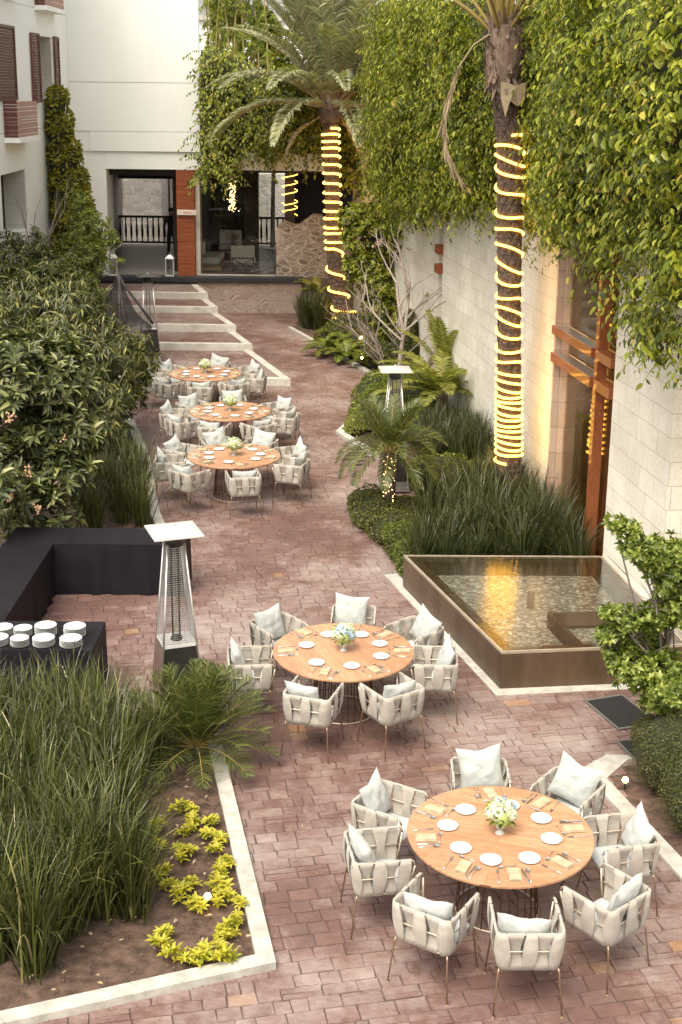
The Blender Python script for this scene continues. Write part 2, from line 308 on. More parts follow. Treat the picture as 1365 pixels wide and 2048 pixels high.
nt.links.new(tr.outputs[0], mx.inputs[1]); nt.links.new(df.outputs[0], mx.inputs[2]); nt.links.new(mx.outputs[0], o.inputs[0]); M['net'] = m
m, nt = _nt('patio_heater_mesh')

# ---------------------------------------------------------------- mesh helpers
class MB:
    def __init__(s): s.v = []; s.f = []; s.mi = []; s.sm = []; s.cur = 0; s.smooth = False
    def add(s, vs, fs):
        o = len(s.v); s.v += [tuple(v) for v in vs]
        for f in fs: s.f.append(tuple(i + o for i in f)); s.mi.append(s.cur); s.sm.append(s.smooth)
    def box(s, x0, x1, y0, y1, z0, z1, M4=None, bev=0):
        if bev:
            b = bev; vs = []; 
            for (z, i) in ((z0, b), (z0 + b, 0), (z1 - b, 0), (z1, b)):
                vs += [(x0 + i, y0 + i, z), (x1 - i, y0 + i, z), (x1 - i, y1 - i, z), (x0 + i, y1 - i, z)]
            fs = [(3, 2, 1, 0), (12, 13, 14, 15)]
            for k in range(3):
                for j in range(4): a = k * 4 + j; c = k * 4 + (j + 1) % 4; fs.append((a, c, c + 4, a + 4))
        else:
            vs = [(x0, y0, z0), (x1, y0, z0), (x1, y1, z0), (x0, y1, z0), (x0, y0, z1), (x1, y0, z1), (x1, y1, z1), (x0, y1, z1)]
            fs = [(3, 2, 1, 0), (4, 5, 6, 7), (0, 1, 5, 4), (1, 2, 6, 5), (2, 3, 7, 6), (3, 0, 4, 7)]
        if M4 is not None: vs = [M4 @ Vector(v) for v in vs]
        s.add(vs, fs); return s
    def prism(s, poly, z0, z1):
        n = len(poly); a = sum(poly[i][0] * poly[(i + 1) % n][1] - poly[(i + 1) % n][0] * poly[i][1] for i in range(n))
        if a < 0: poly = poly[::-1]
        vs = [(x, y, z0) for x, y in poly] + [(x, y, z1) for x, y in poly]
        s.add(vs, [tuple(range(n - 1, -1, -1)), tuple(range(n, 2 * n))] + [(i, (i + 1) % n, (i + 1) % n + n, i + n) for i in range(n)]); return s
    def tube(s, pts, r, n=6, closed=False, caps=True):
        pts = [Vector(p) for p in pts]; m = len(pts); rs = r if isinstance(r, (list, tuple)) else [r] * m
        vs = []; up = None
        for i, p in enumerate(pts):
            if closed: t = pts[(i + 1) % m] - pts[i - 1]
            else: t = pts[min(i + 1, m - 1)] - pts[max(i - 1, 0)]
            t = t.normalized() if t.length > 1e-9 else Vector((0, 0, 1))
            if up is None: up = t.orthogonal().normalized()
            up = (up - t * up.dot(t)); up = up.normalized() if up.length > 1e-6 else t.orthogonal().normalized()
            b = t.cross(up)
            for k in range(n): a = 2 * PI * k / n; vs.append(p + (up * math.cos(a) + b * math.sin(a)) * rs[i])
        fs = []; L = m if closed else m - 1
        for i in range(L):
            for k in range(n): a = i * n + k; b = i * n + (k + 1) % n; c = ((i + 1) % m) * n; fs.append((a, b, c + (k + 1) % n, c + k))
        if caps and not closed: fs += [tuple(range(n - 1, -1, -1)), tuple(range((m - 1) * n, m * n))]
        old = s.smooth; s.smooth = n > 4; s.add(vs, fs); s.smooth = old; return s
    def lathe(s, prof, n=24, c=(0, 0, 0), smooth=True):
        vs = []; fs = []
        for r, z in prof:
            for k in range(n): a = 2 * PI * k / n; vs.append((c[0] + r * math.cos(a), c[1] + r * math.sin(a), c[2] + z))
        for i in range(len(prof) - 1):
            for k in range(n): fs.append((i * n + k, i * n + (k + 1) % n, (i + 1) * n + (k + 1) % n, (i + 1) * n + k))
        old = s.smooth; s.smooth = smooth; s.add(vs, fs)
        s.smooth = False
        if prof[0][0] > 1e-4: s.add([vs[k] for k in range(n)], [tuple(range(n - 1, -1, -1))])
        if prof[-1][0] > 1e-4: s.add([vs[(len(prof) - 1) * n + k] for k in range(n)], [tuple(range(n))])
        s.smooth = old; return s
    def grid(s, fn, nu, nv, thick=False):
        vs = [fn(i / nu, j / nv) for j in range(nv + 1) for i in range(nu + 1)]
        s.add(vs, [(j * (nu + 1) + i, j * (nu + 1) + i + 1, (j + 1) * (nu + 1) + i + 1, (j + 1) * (nu + 1) + i) for j in range(nv) for i in range(nu)]); return s
    def mesh(s, name, mat):
        me = bpy.data.meshes.new(name); me.from_pydata(s.v, [], s.f)
        for mm in (mat if isinstance(mat, (list, tuple)) else [mat]): me.materials.append(mm)
        me.polygons.foreach_set('material_index', s.mi); me.polygons.foreach_set('use_smooth', s.sm); me.update(); return me
    def build(s, name, mat, parent=None, loc=None, rotz=0):
        return link(name, s.mesh(name, mat), parent, loc, rotz)
def link(name, me, parent=None, loc=None, rotz=0):
    o = bpy.data.objects.new(name, me); C.objects.link(o)
    if parent: o.parent = parent
    if loc: o.location = loc
    if rotz: o.rotation_euler[2] = rotz
    return o
def thing(name, label, cat, loc=(0, 0, 0), rotz=0, group=None):
    o = bpy.data.objects.new(name, None); C.objects.link(o); o.empty_display_size = .2
    o.location = loc; o.rotation_euler = (0, 0, rotz); return tag(o, label, cat, group)
BADL = set()
def tag(o, label, cat, group=None, kind=None):
    n = len(label.split())
    if not 4 <= n <= 16 and label not in BADL: BADL.add(label); print('LABEL', n, label)
    o['label'] = label; o['category'] = cat
    if group: o['group'] = group
    if kind: o['kind'] = kind
    return o
def struct(o): o['kind'] = 'structure'; return o
def dup(root, loc, rotz, label, group=None, name=None):
    def cp(o, par):
        c = o.copy(); C.objects.link(c); c.parent = par
        for ch in kids[o]: cp(ch, c)
        return c
    kids = {}
    def walk(o):
        kids[o] = list(o.children)
        for ch in kids[o]: walk(ch)
    walk(root); r = cp(root, None); r.location = loc; r.rotation_euler = (0, 0, rotz); r['label'] = label
    if group: r['group'] = group
    return r
def raw_mesh(name, co, faces, mat, nper):
    """numpy arrays: co (n,3), faces (m,nper)"""
    me = bpy.data.meshes.new(name); nf = len(faces)
    me.vertices.add(len(co)); me.vertices.foreach_set('co', co.astype(np.float32).ravel())
    me.loops.add(nf * nper); me.loops.foreach_set('vertex_index', faces.astype(np.int32).ravel())
    me.polygons.add(nf); me.polygons.foreach_set('loop_start', np.arange(0, nf * nper, nper, dtype=np.int32))
    me.materials.append(mat); me.update(calc_edges=True); me.validate(); return me

def nrmz(a): return a / np.maximum(np.linalg.norm(a, axis=-1, keepdims=True), 1e-9)
LEAF = {  # x across, y along, z out of leaf ; unit length
    'oval': (np.array([(0, 0, 0), (-.26, .32, .06), (.26, .32, .06), (0, .42, -.05), (-.18, .75, .0), (.18, .75, .0), (0, 1, -.16)]), [(0, 3, 1), (0, 2, 3), (1, 3, 4), (3, 2, 5), (3, 6, 4), (3, 5, 6)]),
    'narrow': (np.array([(0, 0, 0), (-.10, .4, .03), (.10, .4, .03), (0, .5, -.05), (0, 1, -.28)]), [(0, 3, 1), (0, 2, 3), (1, 3, 4), (3, 2, 4)]),
    'long': (np.array([(0, 0, 0), (-.17, .55, .04), (.17, .55, .04), (0, .5, -.04), (0, 1, -.2)]), [(0, 3, 1), (0, 2, 3), (1, 3, 4), (3, 2, 4)]),
    'small': (np.array([(0, 0, 0), (-.32, .5, .08), (.32, .5, .08), (0, 1, -.1)]), [(0, 2, 1), (1, 2, 3)]),
}
def leaf_arrays(P, D, N, S, kind='oval', wid=1.):
    T, F = LEAF[kind]; D = nrmz(D); X = nrmz(np.cross(D, N)); Z = np.cross(X, D)
    S = np.broadcast_to(np.asarray(S, float), (len(P),))[:, None, None]
    co = P[:, None, :] + S * (T[None, :, 0:1] * wid * X[:, None, :] + T[None, :, 1:2] * D[:, None, :] + T[None, :, 2:3] * Z[:, None, :])
    F = np.array(F); k = len(T)
    fa = (F[None] + (np.arange(len(P)) * k)[:, None, None]).reshape(-1, 3)
    return co.reshape(-1, 3), fa
def leaf_mesh(name, mat, *args, **kw):
    co, fa = leaf_arrays(*args, **kw); return raw_mesh(name, co, fa, mat, 3)
def rnd(n, lo=-1., hi=1.): return RNG.uniform(lo, hi, n)
def rdir(n): return nrmz(RNG.normal(size=(n, 3)))
UP = np.array([0, 0, 1.])
def rosettes(tips, axis, nleaf, size, droop=.2, spread=.9, kind='long', wid=1., jit=.15):
    """leaves radiating round a twig tip"""
    n = len(tips); axis = nrmz(axis)
    a = nrmz(np.cross(axis, rdir(n))); b = np.cross(axis, a)
    P = np.repeat(tips, nleaf, 0); A = np.repeat(axis, nleaf, 0); a = np.repeat(a, nleaf, 0); b = np.repeat(b, nleaf, 0)
    ph = np.tile(np.arange(nleaf) * 2.4, n) + rnd(n * nleaf, -.3, .3)
    sp = spread * (.55 + .45 * np.tile(np.arange(nleaf) / max(1, nleaf - 1), n))[:, None] + rnd(n * nleaf, -.15, .15)[:, None]
    D = A * (1.15 - sp) + (a * np.cos(ph)[:, None] + b * np.sin(ph)[:, None]) * sp
    D = nrmz(D); D[:, 2] -= droop * RNG.uniform(.4, 1.4, len(D)); D = nrmz(D)
    N = nrmz(A + UP * .4 + rdir(len(D)) * jit)
    P = P - A * (RNG.uniform(0, .5, len(P)) * size * .5)[:, None]
    S = size * RNG.uniform(.65, 1.15, len(P))
    return P, D, N, S
def blob_points(blobs, n, lo=.55, top_bias=0.):
    """points in a union of ellipsoids (x,y,z,rx,ry,rz), biased to the shell; returns points and outward dirs"""
    w = np.array([b[3] * b[4] + b[3] * b[5] + b[4] * b[5] for b in blobs]); idx = RNG.choice(len(blobs), n, p=w / w.sum())
    B = np.array(blobs)[idx]; d = rdir(n)
    if top_bias: d[:, 2] = np.where(RNG.random(n) < top_bias, np.abs(d[:, 2]), d[:, 2])
    r = RNG.uniform(lo ** 2, 1, n) ** .5
    r = r * (1 + .13 * np.sin(d[:, 0] * 5 + B[:, 0] * 3) * np.cos(d[:, 2] * 4 + B[:, 1]))
    P = B[:, :3] + d * B[:, 3:6] * r[:, None]
    return P, nrmz(d / B[:, 3:6])
def inside_any(P, blobs, s=.8):
    r = np.zeros(len(P), bool)
    for b in blobs:
        q = (P - np.array(b[:3])) / (np.array(b[3:6]) * s); r |= (q ** 2).sum(1) < 1
    return r
def clip_poly(poly, clip):
    """Sutherland-Hodgman: poly clipped by convex ccw clip"""
    out = list(poly)
    for i in range(len(clip)):
        ax, ay = clip[i]; bx, by = clip[(i + 1) % len(clip)]; inp = out; out = []
        if not inp: break
        f = lambda p: (bx - ax) * (p[1] - ay) - (by - ay) * (p[0] - ax)
        for k in range(len(inp)):
            p, q = inp[k], inp[(k + 1) % len(inp)]; fp, fq = f(p), f(q)
            if fp >= 0: out.append(p)
            if fp * fq < 0: t = fp / (fp - fq); out.append((p[0] + (q[0] - p[0]) * t, p[1] + (q[1] - p[1]) * t))
    return out
def in_poly(x, y, poly):
    r = False; n = len(poly)
    for i in range(n):
        x0, y0 = poly[i]; x1, y1 = poly[(i + 1) % n]
        if (y0 > y) != (y1 > y) and x < (x1 - x0) * (y - y0) / (y1 - y0) + x0: r = not r
    return r

# ================================================================ THE SETTING
g = MB(); g.box(-150, 150, -60, 260, -.3, -.05); struct(g.build('ground', M['ground']))

NEAR_BED = [(-5.5, 7.45), (-.48, 9.35), (-1.30, 13.3), (-5.5, 13.42)]
LEFT_BED = [(-8.3, 18.3), (-4.3, 18.32), (-2.75, 20.2), (-3.0, 21.1), (-3.68, 24.68), (-4.57, 28.07), (-5.3, 31.0), (-5.3, 41.5), (-8.3, 41.5)]
RIGHT_BED = [(-1.62, 38.86), (.64, 32.61), (.92, 30.6), (.36, 28.39), (-.11, 26.63), (.28, 25.6), (.75, 24.6), (1.5, 23.1), (1.35, 22.1), (.2, 22.0), (.22, 21.0), (.9, 18.62), (.95, 18.02), (3.8, 18.02), (.6, 41.5), (-1.2, 41.5)]
HEDGE_BED = [(2.76, 12.52), (3.15, 10.70), (3.6, 8.3), (6, 8.3), (6, 13.3), (3.1, 12.9)]
POOL = [(1.93, 14.62), (.91, 17.97), (3.755, 18.02), (4.205, 14.9)]
skip = [NEAR_BED, RIGHT_BED, HEDGE_BED, POOL]

def pave(name, x0, x1, y0, y1, z, rot=0., clip=None, skips=(), hmin=.13, hmax=.19, wmin=.15, wmax=.34, skirt=.009, seed=1, gap=.0035):
    r = random.Random(seed); V = []; F = []; c, s = math.cos(rot), math.sin(rot)
    ox, oy = (x0 + x1) / 2, (y0 + y1) / 2; R = math.hypot(x1 - x0, y1 - y0) / 2 + .5
    def emit(u0, u1, v0, v1):
        q = [(u0 + gap, v0 + gap), (u1 - gap, v0 + gap), (u1 - gap, v1 - gap), (u0 + gap, v1 - gap)]
        q = [(u + r.uniform(-.007, .007), v + r.uniform(-.007, .007)) for u, v in q]
        q = [(ox + u * c - v * s, oy + u * s + v * c) for u, v in q]
        mx = sum(p[0] for p in q) / 4; my = sum(p[1] for p in q) / 4
        if not (x0 - .3 < mx < x1 + .3 and y0 - .3 < my < y1 + .3): return
        for k in skips:
            if all(in_poly(px, py, k) for px, py in q): return
        if clip: q = clip_poly(q, clip)
        if len(q) < 3: return
        mx = sum(p[0] for p in q) / len(q); my = sum(p[1] for p in q) / len(q)
        dz = r.uniform(-.002, .002); tx = r.uniform(-.008, .008); ty = r.uniform(-.008, .008)
        n = len(q); o = len(V); ins = .005
        for px, py in q: V.append((px, py, z - skirt))
        for px, py in q:
            d = math.hypot(px - mx, py - my) + 1e-6; k = max(0, 1 - ins / d)
            nx, ny = mx + (px - mx) * k, my + (py - my) * k
            V.append((nx, ny, z + dz + (nx - mx) * tx + (ny - my) * ty))
        F.append(tuple(range(o + n, o + 2 * n)))
        for i in range(n): j = (i + 1) % n; F.append((o + i, o + j, o + n + j, o + n + i))
    v = -R
    while v < R:
        h = r.uniform(hmin, hmax); u = -R + r.uniform(0, .3)
        while u < R:
            w = r.uniform(wmin, wmax)
            if w > .28 and r.random() < .35:      # two short stones, one above the other
                k = h * r.uniform(.42, .58); emit(u, u + w, v, v + k); emit(u, u + w, v + k, v + h)
            elif r.random() < .06: emit(u, u + w * .5, v, v + h); emit(u + w * .5, u + w, v, v + h)
            else: emit(u, u + w, v, v + h)
            u += w
        v += h
    me = bpy.data.meshes.new(name); me.from_pydata(V, [], F); me.materials.append(M['paving']); me.update()
    return struct(link(name, me))
pave('courtyard_paving', -6.5, 6.5, 3.5, 24, 0, math.radians(11.7), skips=skip, seed=5)
pave('courtyard_paving', -6.5, 1.2, 24.0, 41.6, -.001, math.radians(6), skips=skip + [LEFT_BED], seed=6)
g = MB(); g.box(-9, 7, 2, 41.7, -.04, -.011); struct(g.build('paving_joints', M['grout']))
g = MB()
for p in (NEAR_BED, LEFT_BED, RIGHT_BED, HEDGE_BED):
    pass
def soil(poly, name, z=.03, hump=.05, step=.12):
    e_ = lambda x, y: min(abs((b[0]-a[0])*(a[1]-y)-(a[0]-x)*(b[1]-a[1]))/math.hypot(b[0]-a[0], b[1]-a[1]) for a, b in zip(poly, poly[1:]+poly[:1]))
    xs = [p[0] for p in poly]; ys = [p[1] for p in poly]; V = []; F = []; idx = {}
    nx = int((max(xs) - min(xs)) / step) + 1; ny = int((max(ys) - min(ys)) / step) + 1
    def vid(i, j):
        if (i, j) not in idx:
            x = min(xs) + i * step; y = min(ys) + j * step
            h = noise.noise(Vector((x * 1.3, y * 1.3, 3))) * hump + noise.noise(Vector((x * 7, y * 7, 1))) * .018
            idx[(i, j)] = len(V); V.append((x, y, z + (.02 + h) * min(1, e_(x, y) / .35) if in_poly(x, y, poly) else z - .03))
        return idx[(i, j)]
    for i in range(nx):
        for j in range(ny):
            x = min(xs) + (i + .5) * step; y = min(ys) + (j + .5) * step
            if in_poly(x, y, poly): F.append((vid(i, j), vid(i + 1, j), vid(i + 1, j + 1), vid(i, j + 1)))
    me = bpy.data.meshes.new(name); me.from_pydata(V, [], F); me.materials.append(M['soil']); me.polygons.foreach_set('use_smooth', [True] * len(F)); me.update()
    return struct(link(name, me))
soil(NEAR_BED, 'bed_soil', .012, .03, .05); soil(LEFT_BED, 'bed_soil', .0, .04); soil(RIGHT_BED, 'bed_soil', .0, .04); soil(HEDGE_BED, 'bed_soil', -.005, .02)

def kerb(pts, w=.14, z0=-.02, z1=.07, closed=False, mat='kerb', name='kerb', side=1, seg=1.15):
    """stone kerb inside the line pts: each straight run mitred, cut in stones"""
    P = [Vector((p[0], p[1])) for p in pts]; n = len(P); off = []
    for i in range(n):
        a = P[i - 1] if (i > 0 or closed) else None; b = P[(i + 1) % n] if (i < n - 1 or closed) else None
        d1 = (P[i] - a).normalized() if a is not None else (b - P[i]).normalized(); d2 = (b - P[i]).normalized() if b is not None else d1
        n1 = Vector((-d1.y, d1.x)) * side; n2 = Vector((-d2.y, d2.x)) * side; m = (n1 + n2).normalized()
        off.append(P[i] + m * (w / max(.3, m.dot(n1))))
    g = MB()
    for i in range(n if closed else n - 1):
        j = (i + 1) % n; L = (P[j] - P[i]).length; k = max(1, round(L / seg))
        for q in range(k):
            t0, t1 = q / k, (q + 1) / k; e = .0025 / max(L, .1)
            if q > 0: t0 += e
            if q < k - 1: t1 -= e
            A, B = P[i].lerp(P[j], t0), P[i].lerp(P[j], t1); C_, D_ = off[i].lerp(off[j], t1), off[i].lerp(off[j], t0)
            g.prism([(A.x, A.y), (B.x, B.y), (C_.x, C_.y), (D_.x, D_.y)], z0, z1 + random.uniform(-.0015, .0015))
    o = g.build(name, M[mat]); return struct(o)
kerb([(-5.5, 7.45), (-.48, 9.35), (-1.30, 13.3), (-5.5, 13.42)], .15, side=1)
kerb([(-2.75, 20.2), (-3.0, 21.1), (-3.68, 24.68), (-4.57, 28.07), (-5.28, 31.0)], .16, side=1)
kerb([(-1.62, 38.86), (.64, 32.61), (.92, 30.6)], .13, side=1)
kerb([(.36, 28.39), (-.11, 26.63), (.28, 25.6), (.75, 24.6), (1.5, 23.1)], .16, side=1)
kerb([(.66, 18.43), (1.87, 14.44), (4.25, 14.77)], .2, -.02, .006, side=1)
kerb([(2.62, 12.47), (3.12, 10.72), (3.75, 8.4)], .17, -.02, .03, side=1)
g = MB(); g.prism([(2.5, 12.63), (2.6, 12.49), (2.79, 12.49), (3.1, 12.9), (3.3, 13.0), (2.9, 13.02)], -.02, .008); struct(g.build('kerb', M['kerb']))

# raised terraces climbing to the back building
corners = [(-1.22, 31.14, 0, .17), (-2.36, 34.56, .17, .35), (-2.93, 36.32, .35, .54), (-3.61, 38.31, .54, .71), (-4.05, 39.84, .71, .89), (-4.55, 41.62, .89, .89)]
for i in range(5):
    x, y, zb, zt = corners[i]; nx_, ny_ = corners[i + 1][:2]; L = -9.0
    w = .2; e = .3
    ring = [(L, y), (x, y), (nx_, ny_), (nx_ - w * 1.05, ny_), (x - w * 1.35, y + w), (L, y + w)]
    g = MB(); g.prism(ring, -.02, zt); struct(g.build('terrace_step_kerb', M['riser']))
    clip = [(L, y + w), (x - w * 1.35, y + w), (nx_ - w * 1.05, ny_), (L, ny_)]
    pave('terrace_paving', L, x, y, ny_ + .1, zt - .004, 0, clip=clip, seed=20 + i, hmin=.12, hmax=.17)
    g = MB(); g.prism(clip, -.02, zt - .014); struct(g.build('paving_joints', M['grout']))

# veranda floor, black plinth
g = MB(); g.box(-8.3, -5.0, 41.9, 50.6, .0, 1.10); struct(g.build('veranda_floor', M['deck']))
g = MB(); g.box(-4.95, .8, 41.9, 50.6, .0, 1.096); struct(g.build('veranda_floor', wood_mat('veranda_plank_floor', (.11, .085, .07), (.19, .15, .125), None, .4, (1, 9, 1))))
o = MB().box(-8.6, -1.25, 41.57, 41.95, .97, 1.13, bev=.01).build('plinth', M['plinth']); tag(o, 'long black painted ledge along the front of the raised veranda', 'ledge')
g = MB(); g.box(-4.6, -1.3, 41.66, 41.9, -.02, .97)
o = g.build('retaining_wall', M['render']); tag(o, 'rough pinkish rendered stone wall under the black ledge beside the steps', 'retaining wall')
g = MB(); g.box(-8.35, -4.55, 41.62, 41.9, .5, .97); struct(g.build('terrace_riser', M['plinth']))

# ruined rubble wall right of the veranda
g = MB(); r = random.Random(4)
xs = np.linspace(-2.1, 2.0, 30); ztop = [2.66 + .1 * math.sin(i * .9) + .32 * min(1, i / 9) + r.uniform(-.05, .05) for i in range(30)]
for k in range(29):
    a, b = xs[k], xs[k + 1]; y0, y1 = 41.98, 42.5
    g.add([(a, y0, 1.0), (b, y0, 1.0), (b, y0, ztop[k + 1]), (a, y0, ztop[k]), (a, y1, 1.0), (b, y1, 1.0), (b, y1, ztop[k + 1]), (a, y1, ztop[k])], [(0, 1, 2, 3), (5, 4, 7, 6), (3, 2, 6, 7)] + ([(4, 0, 3, 7)] if k == 0 else []) + ([(1, 5, 6, 2)] if k == 28 else []))
o = g.build('rubble_wall', M['rubble']); tag(o, 'ruined rubble stone wall with uneven top and thick pale mortar behind the far palm', 'stone wall')
g = MB(); g.box(-1.24, 2.0, 41.98, 42.5, -.02, .995)
o = g.build('garden_wall', M['render']); tag(o, 'low rendered stone base below the ruined wall behind the far planting', 'stone wall')

# ---------------------------------------------------------------- back building (cream facade over the veranda)
bb = thing('cream_building', 'big cream rendered building at the back, its blank upper wall above an open veranda', 'building', (-6, 41.8, 0))
def part(name, mb, mat, par, world=True, off=None):
    o = mb.build(name, mat if not isinstance(mat, str) else M[mat], par)
    if world: o.matrix_parent_inverse = Matrix.Translation(-Vector(par.location)) if par.rotation_euler[2] == 0 else par.matrix_world.inverted()
    return o
part('upper_wall', MB().box(-8.36, -4.42, 41.78, 42.1, 6.985, 13.5), 'plaster', bb)
part('upper_wall', MB().box(-8.36, -4.42, 41.78, 42.1, 5.535, 6.97), 'plaster', bb)
part('upper_wall', MB().box(-7.79, -4.42, 41.78, 42.1, 4.94, 5.525), 'plaster', bb)
part('upper_wall', MB().box(-8.36, -7.80, 41.81, 50, 4.94, 5.53), 'plaster', bb)
part('side_pier', MB().box(-8.36, -7.34, 41.86, 43.0, 1.12, 4.935), 'plaster', bb)
part('lintel', MB().box(-7.335, 1.6, 41.84, 42.3, 4.40, 4.93), 'plaster', bb)
part('wall_band', MB().box(-7.8, -4.4, 41.80, 41.86, 6.972, 6.983), 'kerb', bb)
part('lower_facade', MB().box(-4.415, 1.6, 41.95, 50, 4.94, 7.2).box(-8.36, -4.43, 42.11, 50, 4.94, 7.2), 'plaster', bb)
part('ceiling', MB().box(-8.35, 1.6, 42.31, 50.9, 4.3, 4.42), 'darkwood', bb)
part('beam', MB().box(-8.35, -4.9, 50.2, 50.5, 3.55, 4.29), 'darkwood', bb)
part('beam', MB().box(-4.9, 1.6, 50.2, 50.5, 3.85, 4.29), 'darkwood', bb)
part('beam', MB().box(-7.33, -5.2, 42.4, 42.6, 4.18, 4.295), 'darkwood', bb)
part('inner_side_wall', MB().box(-8.5, -8.36, 42.0, 51, 1.1, 4.3), 'oldwall', bb)
# timber-clad pier
pr = MB(); r = random.Random(3); z = 1.13
while z < 4.38:
    h = min(r.uniform(.10, .17), 4.39 - z); d = r.uniform(0, .012); pr.box(-5.17 - d * .3, -4.63, 41.74 - d, 42.3, z, z + h - .006, bev=.004); z += h
pc_ = part('timber_pier', pr, 'redwood', bb)
part('pier_core', MB().box(-5.14, -4.66, 41.8, 42.28, 1.11, 4.39), 'darkwood', bb)
part('stone_jamb', MB().box(-4.62, -4.48, 41.95, 42.5, 1.12, 4.39), 'reveal', bb)
part('threshold', MB().box(-4.62, -2.12, 41.96, 42.06, 1.10, 1.16), 'riser', bb)
sg = MB().box(-5.15, -4.55, 41.66, 41.715, 3.03, 3.19, bev=.006)
sb = sg.build('sign_board', M['paper']); tag(sb, 'small pale horizontal board with faded red print fixed to the red timber pier', 'sign')
g = MB(); r = random.Random(9)
for k in range(9): x = -4.95 + k * .028; g.box(x, x + .018, 41.655, 41.659, 3.09 + r.uniform(-.012, .01), 3.13 + r.uniform(-.01, .015))
g.build('print', M['faded_red'], sb)
# dark interior
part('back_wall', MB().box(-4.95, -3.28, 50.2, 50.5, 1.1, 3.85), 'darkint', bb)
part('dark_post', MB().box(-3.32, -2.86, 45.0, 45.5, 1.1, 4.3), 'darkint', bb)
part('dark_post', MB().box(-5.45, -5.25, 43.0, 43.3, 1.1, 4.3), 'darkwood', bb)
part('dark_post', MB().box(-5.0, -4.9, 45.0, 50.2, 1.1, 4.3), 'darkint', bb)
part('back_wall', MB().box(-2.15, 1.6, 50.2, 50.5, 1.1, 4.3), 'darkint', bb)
part('dark_post', MB().box(-1.86, -1.56, 42.62, 42.9, 1.1, 4.3), 'darkwood', bb)
g = MB(); g.box(-4.47, -3.48, 42.09, 42.10, 1.14, 4.38); gl = g.build('glass_screen', M['glass_clear']); tag(gl, 'clear glass pane beside the red timber pier, left of the thin joint', 'glass screen', 'glass panes of the veranda lounge')
g = MB(); g.box(-3.47, -2.2, 42.09, 42.10, 1.14, 4.38); gl = g.build('glass_screen', M['glass_clear']); tag(gl, 'clear glass pane in front of the lounge chair, right of the thin joint', 'glass screen', 'glass panes of the veranda lounge')


# old masonry building beyond the veranda, with a window
ob = thing('stone_house', 'old grey stone house seen through the veranda, with a brown framed window', 'house', (-8, 54, 0))
part('wall', MB().box(-12, -7.28, 54, 58, 0, 6), 'oldwall', ob)
wf = part('window', MB().box(-9.62, -8.88, 53.93, 53.98, 2.40, 3.6), 'frame_wood', ob)
w2 = MB().box(-9.55, -9.0, 53.90, 53.925, 2.5, 3.6); cu = part('curtain', w2, 'curtain', ob)
lw = MB().box(-7.2, 6, 56, 57, 0, 3.4); o = lw.build('boundary_wall', M['oldwall']); tag(o, 'grey stone boundary wall seen through the right veranda opening', 'stone wall')
# railings
def railing(x0, x1, y, z, label):
    t = thing('railing', label, 'railing', ((x0 + x1) / 2, y, z), group='dark timber railings at the back of the veranda')
    w = (x1 - x0) / 2
    MB().box(-w, w, -.05, .05, 1.04, 1.12, bev=.01).build('top_rail', M['darkwood'], t)
    MB().box(-w, w, -.03, .03, .10, .17, bev=.005).build('bottom_rail', M['darkwood'], t)
    n = int(2 * w / .2)
    for k in range(n + 1):
        x = -w + .04 + k * (2 * w - .08) / n
        MB().lathe([(.03, .17), (.022, .26), (.042, .4), (.05, .55), (.034, .75), (.022, .88), (.034, 1.04)], 8, (x, 0, 0)).build('baluster', M['darkwood'], t)
    return t
railing(-8.35, -5.0, 50.0, 1.1, 'dark turned timber railing behind the empty grey deck, left of the red pier')
railing(-3.3, -1.2, 50.0, 1.1, 'dark turned timber railing behind the lounge, right of the red pier')

# veranda furniture
def lantern(loc, label):
    t = thing('lantern', label, 'lantern', loc, group='tall white lanterns on the veranda edge')
    MB().box(-.15, .15, -.15, .15, 0, .05, bev=.008).build('base', M['china'], t)
    for sx_ in (-1, 1):
        for sy_ in (-1, 1): MB().box(sx_ * .135 - .012, sx_ * .135 + .012, sy_ * .135 - .012, sy_ * .135 + .012, .05, .62).build('post', M['china'], t)
    for a in range(4):
        MB().box(-.12, .12, -.133, -.130, .06, .61, Matrix.Rotation(a * PI / 2, 4, 'Z')).build('pane', M['glass_clear'], t)
    MB().lathe([(.045, .05), (.045, .25), (.01, .26)], 12).build('candle', M['pillow'], t)
    MB().box(-.165, .165, -.165, .165, .62, .66, bev=.008).build('collar', M['china'], t)
    g = MB(); g.add([(-.15, -.15, .66), (.15, -.15, .66), (.15, .15, .66), (-.15, .15, .66), (-.05, -.05, .77), (.05, -.05, .77), (.05, .05, .77), (-.05, .05, .77)], [(0, 1, 5, 4), (1, 2, 6, 5), (2, 3, 7, 6), (3, 0, 4, 7), (4, 5, 6, 7)])
    g.tube([(-.03, 0, .77), (-.03, 0, .84), (.03, 0, .84), (.03, 0, .77)], .006, 5); g.build('roof', M['china'], t); t.scale = (.86, .86, .86)
lantern((-5.42, 41.75, 1.13), 'white glazed lantern standing on the ledge right against the red timber pier')
lantern((-7.2, 41.75, 1.13), 'white glazed lantern standing on the ledge at the left end of the veranda')
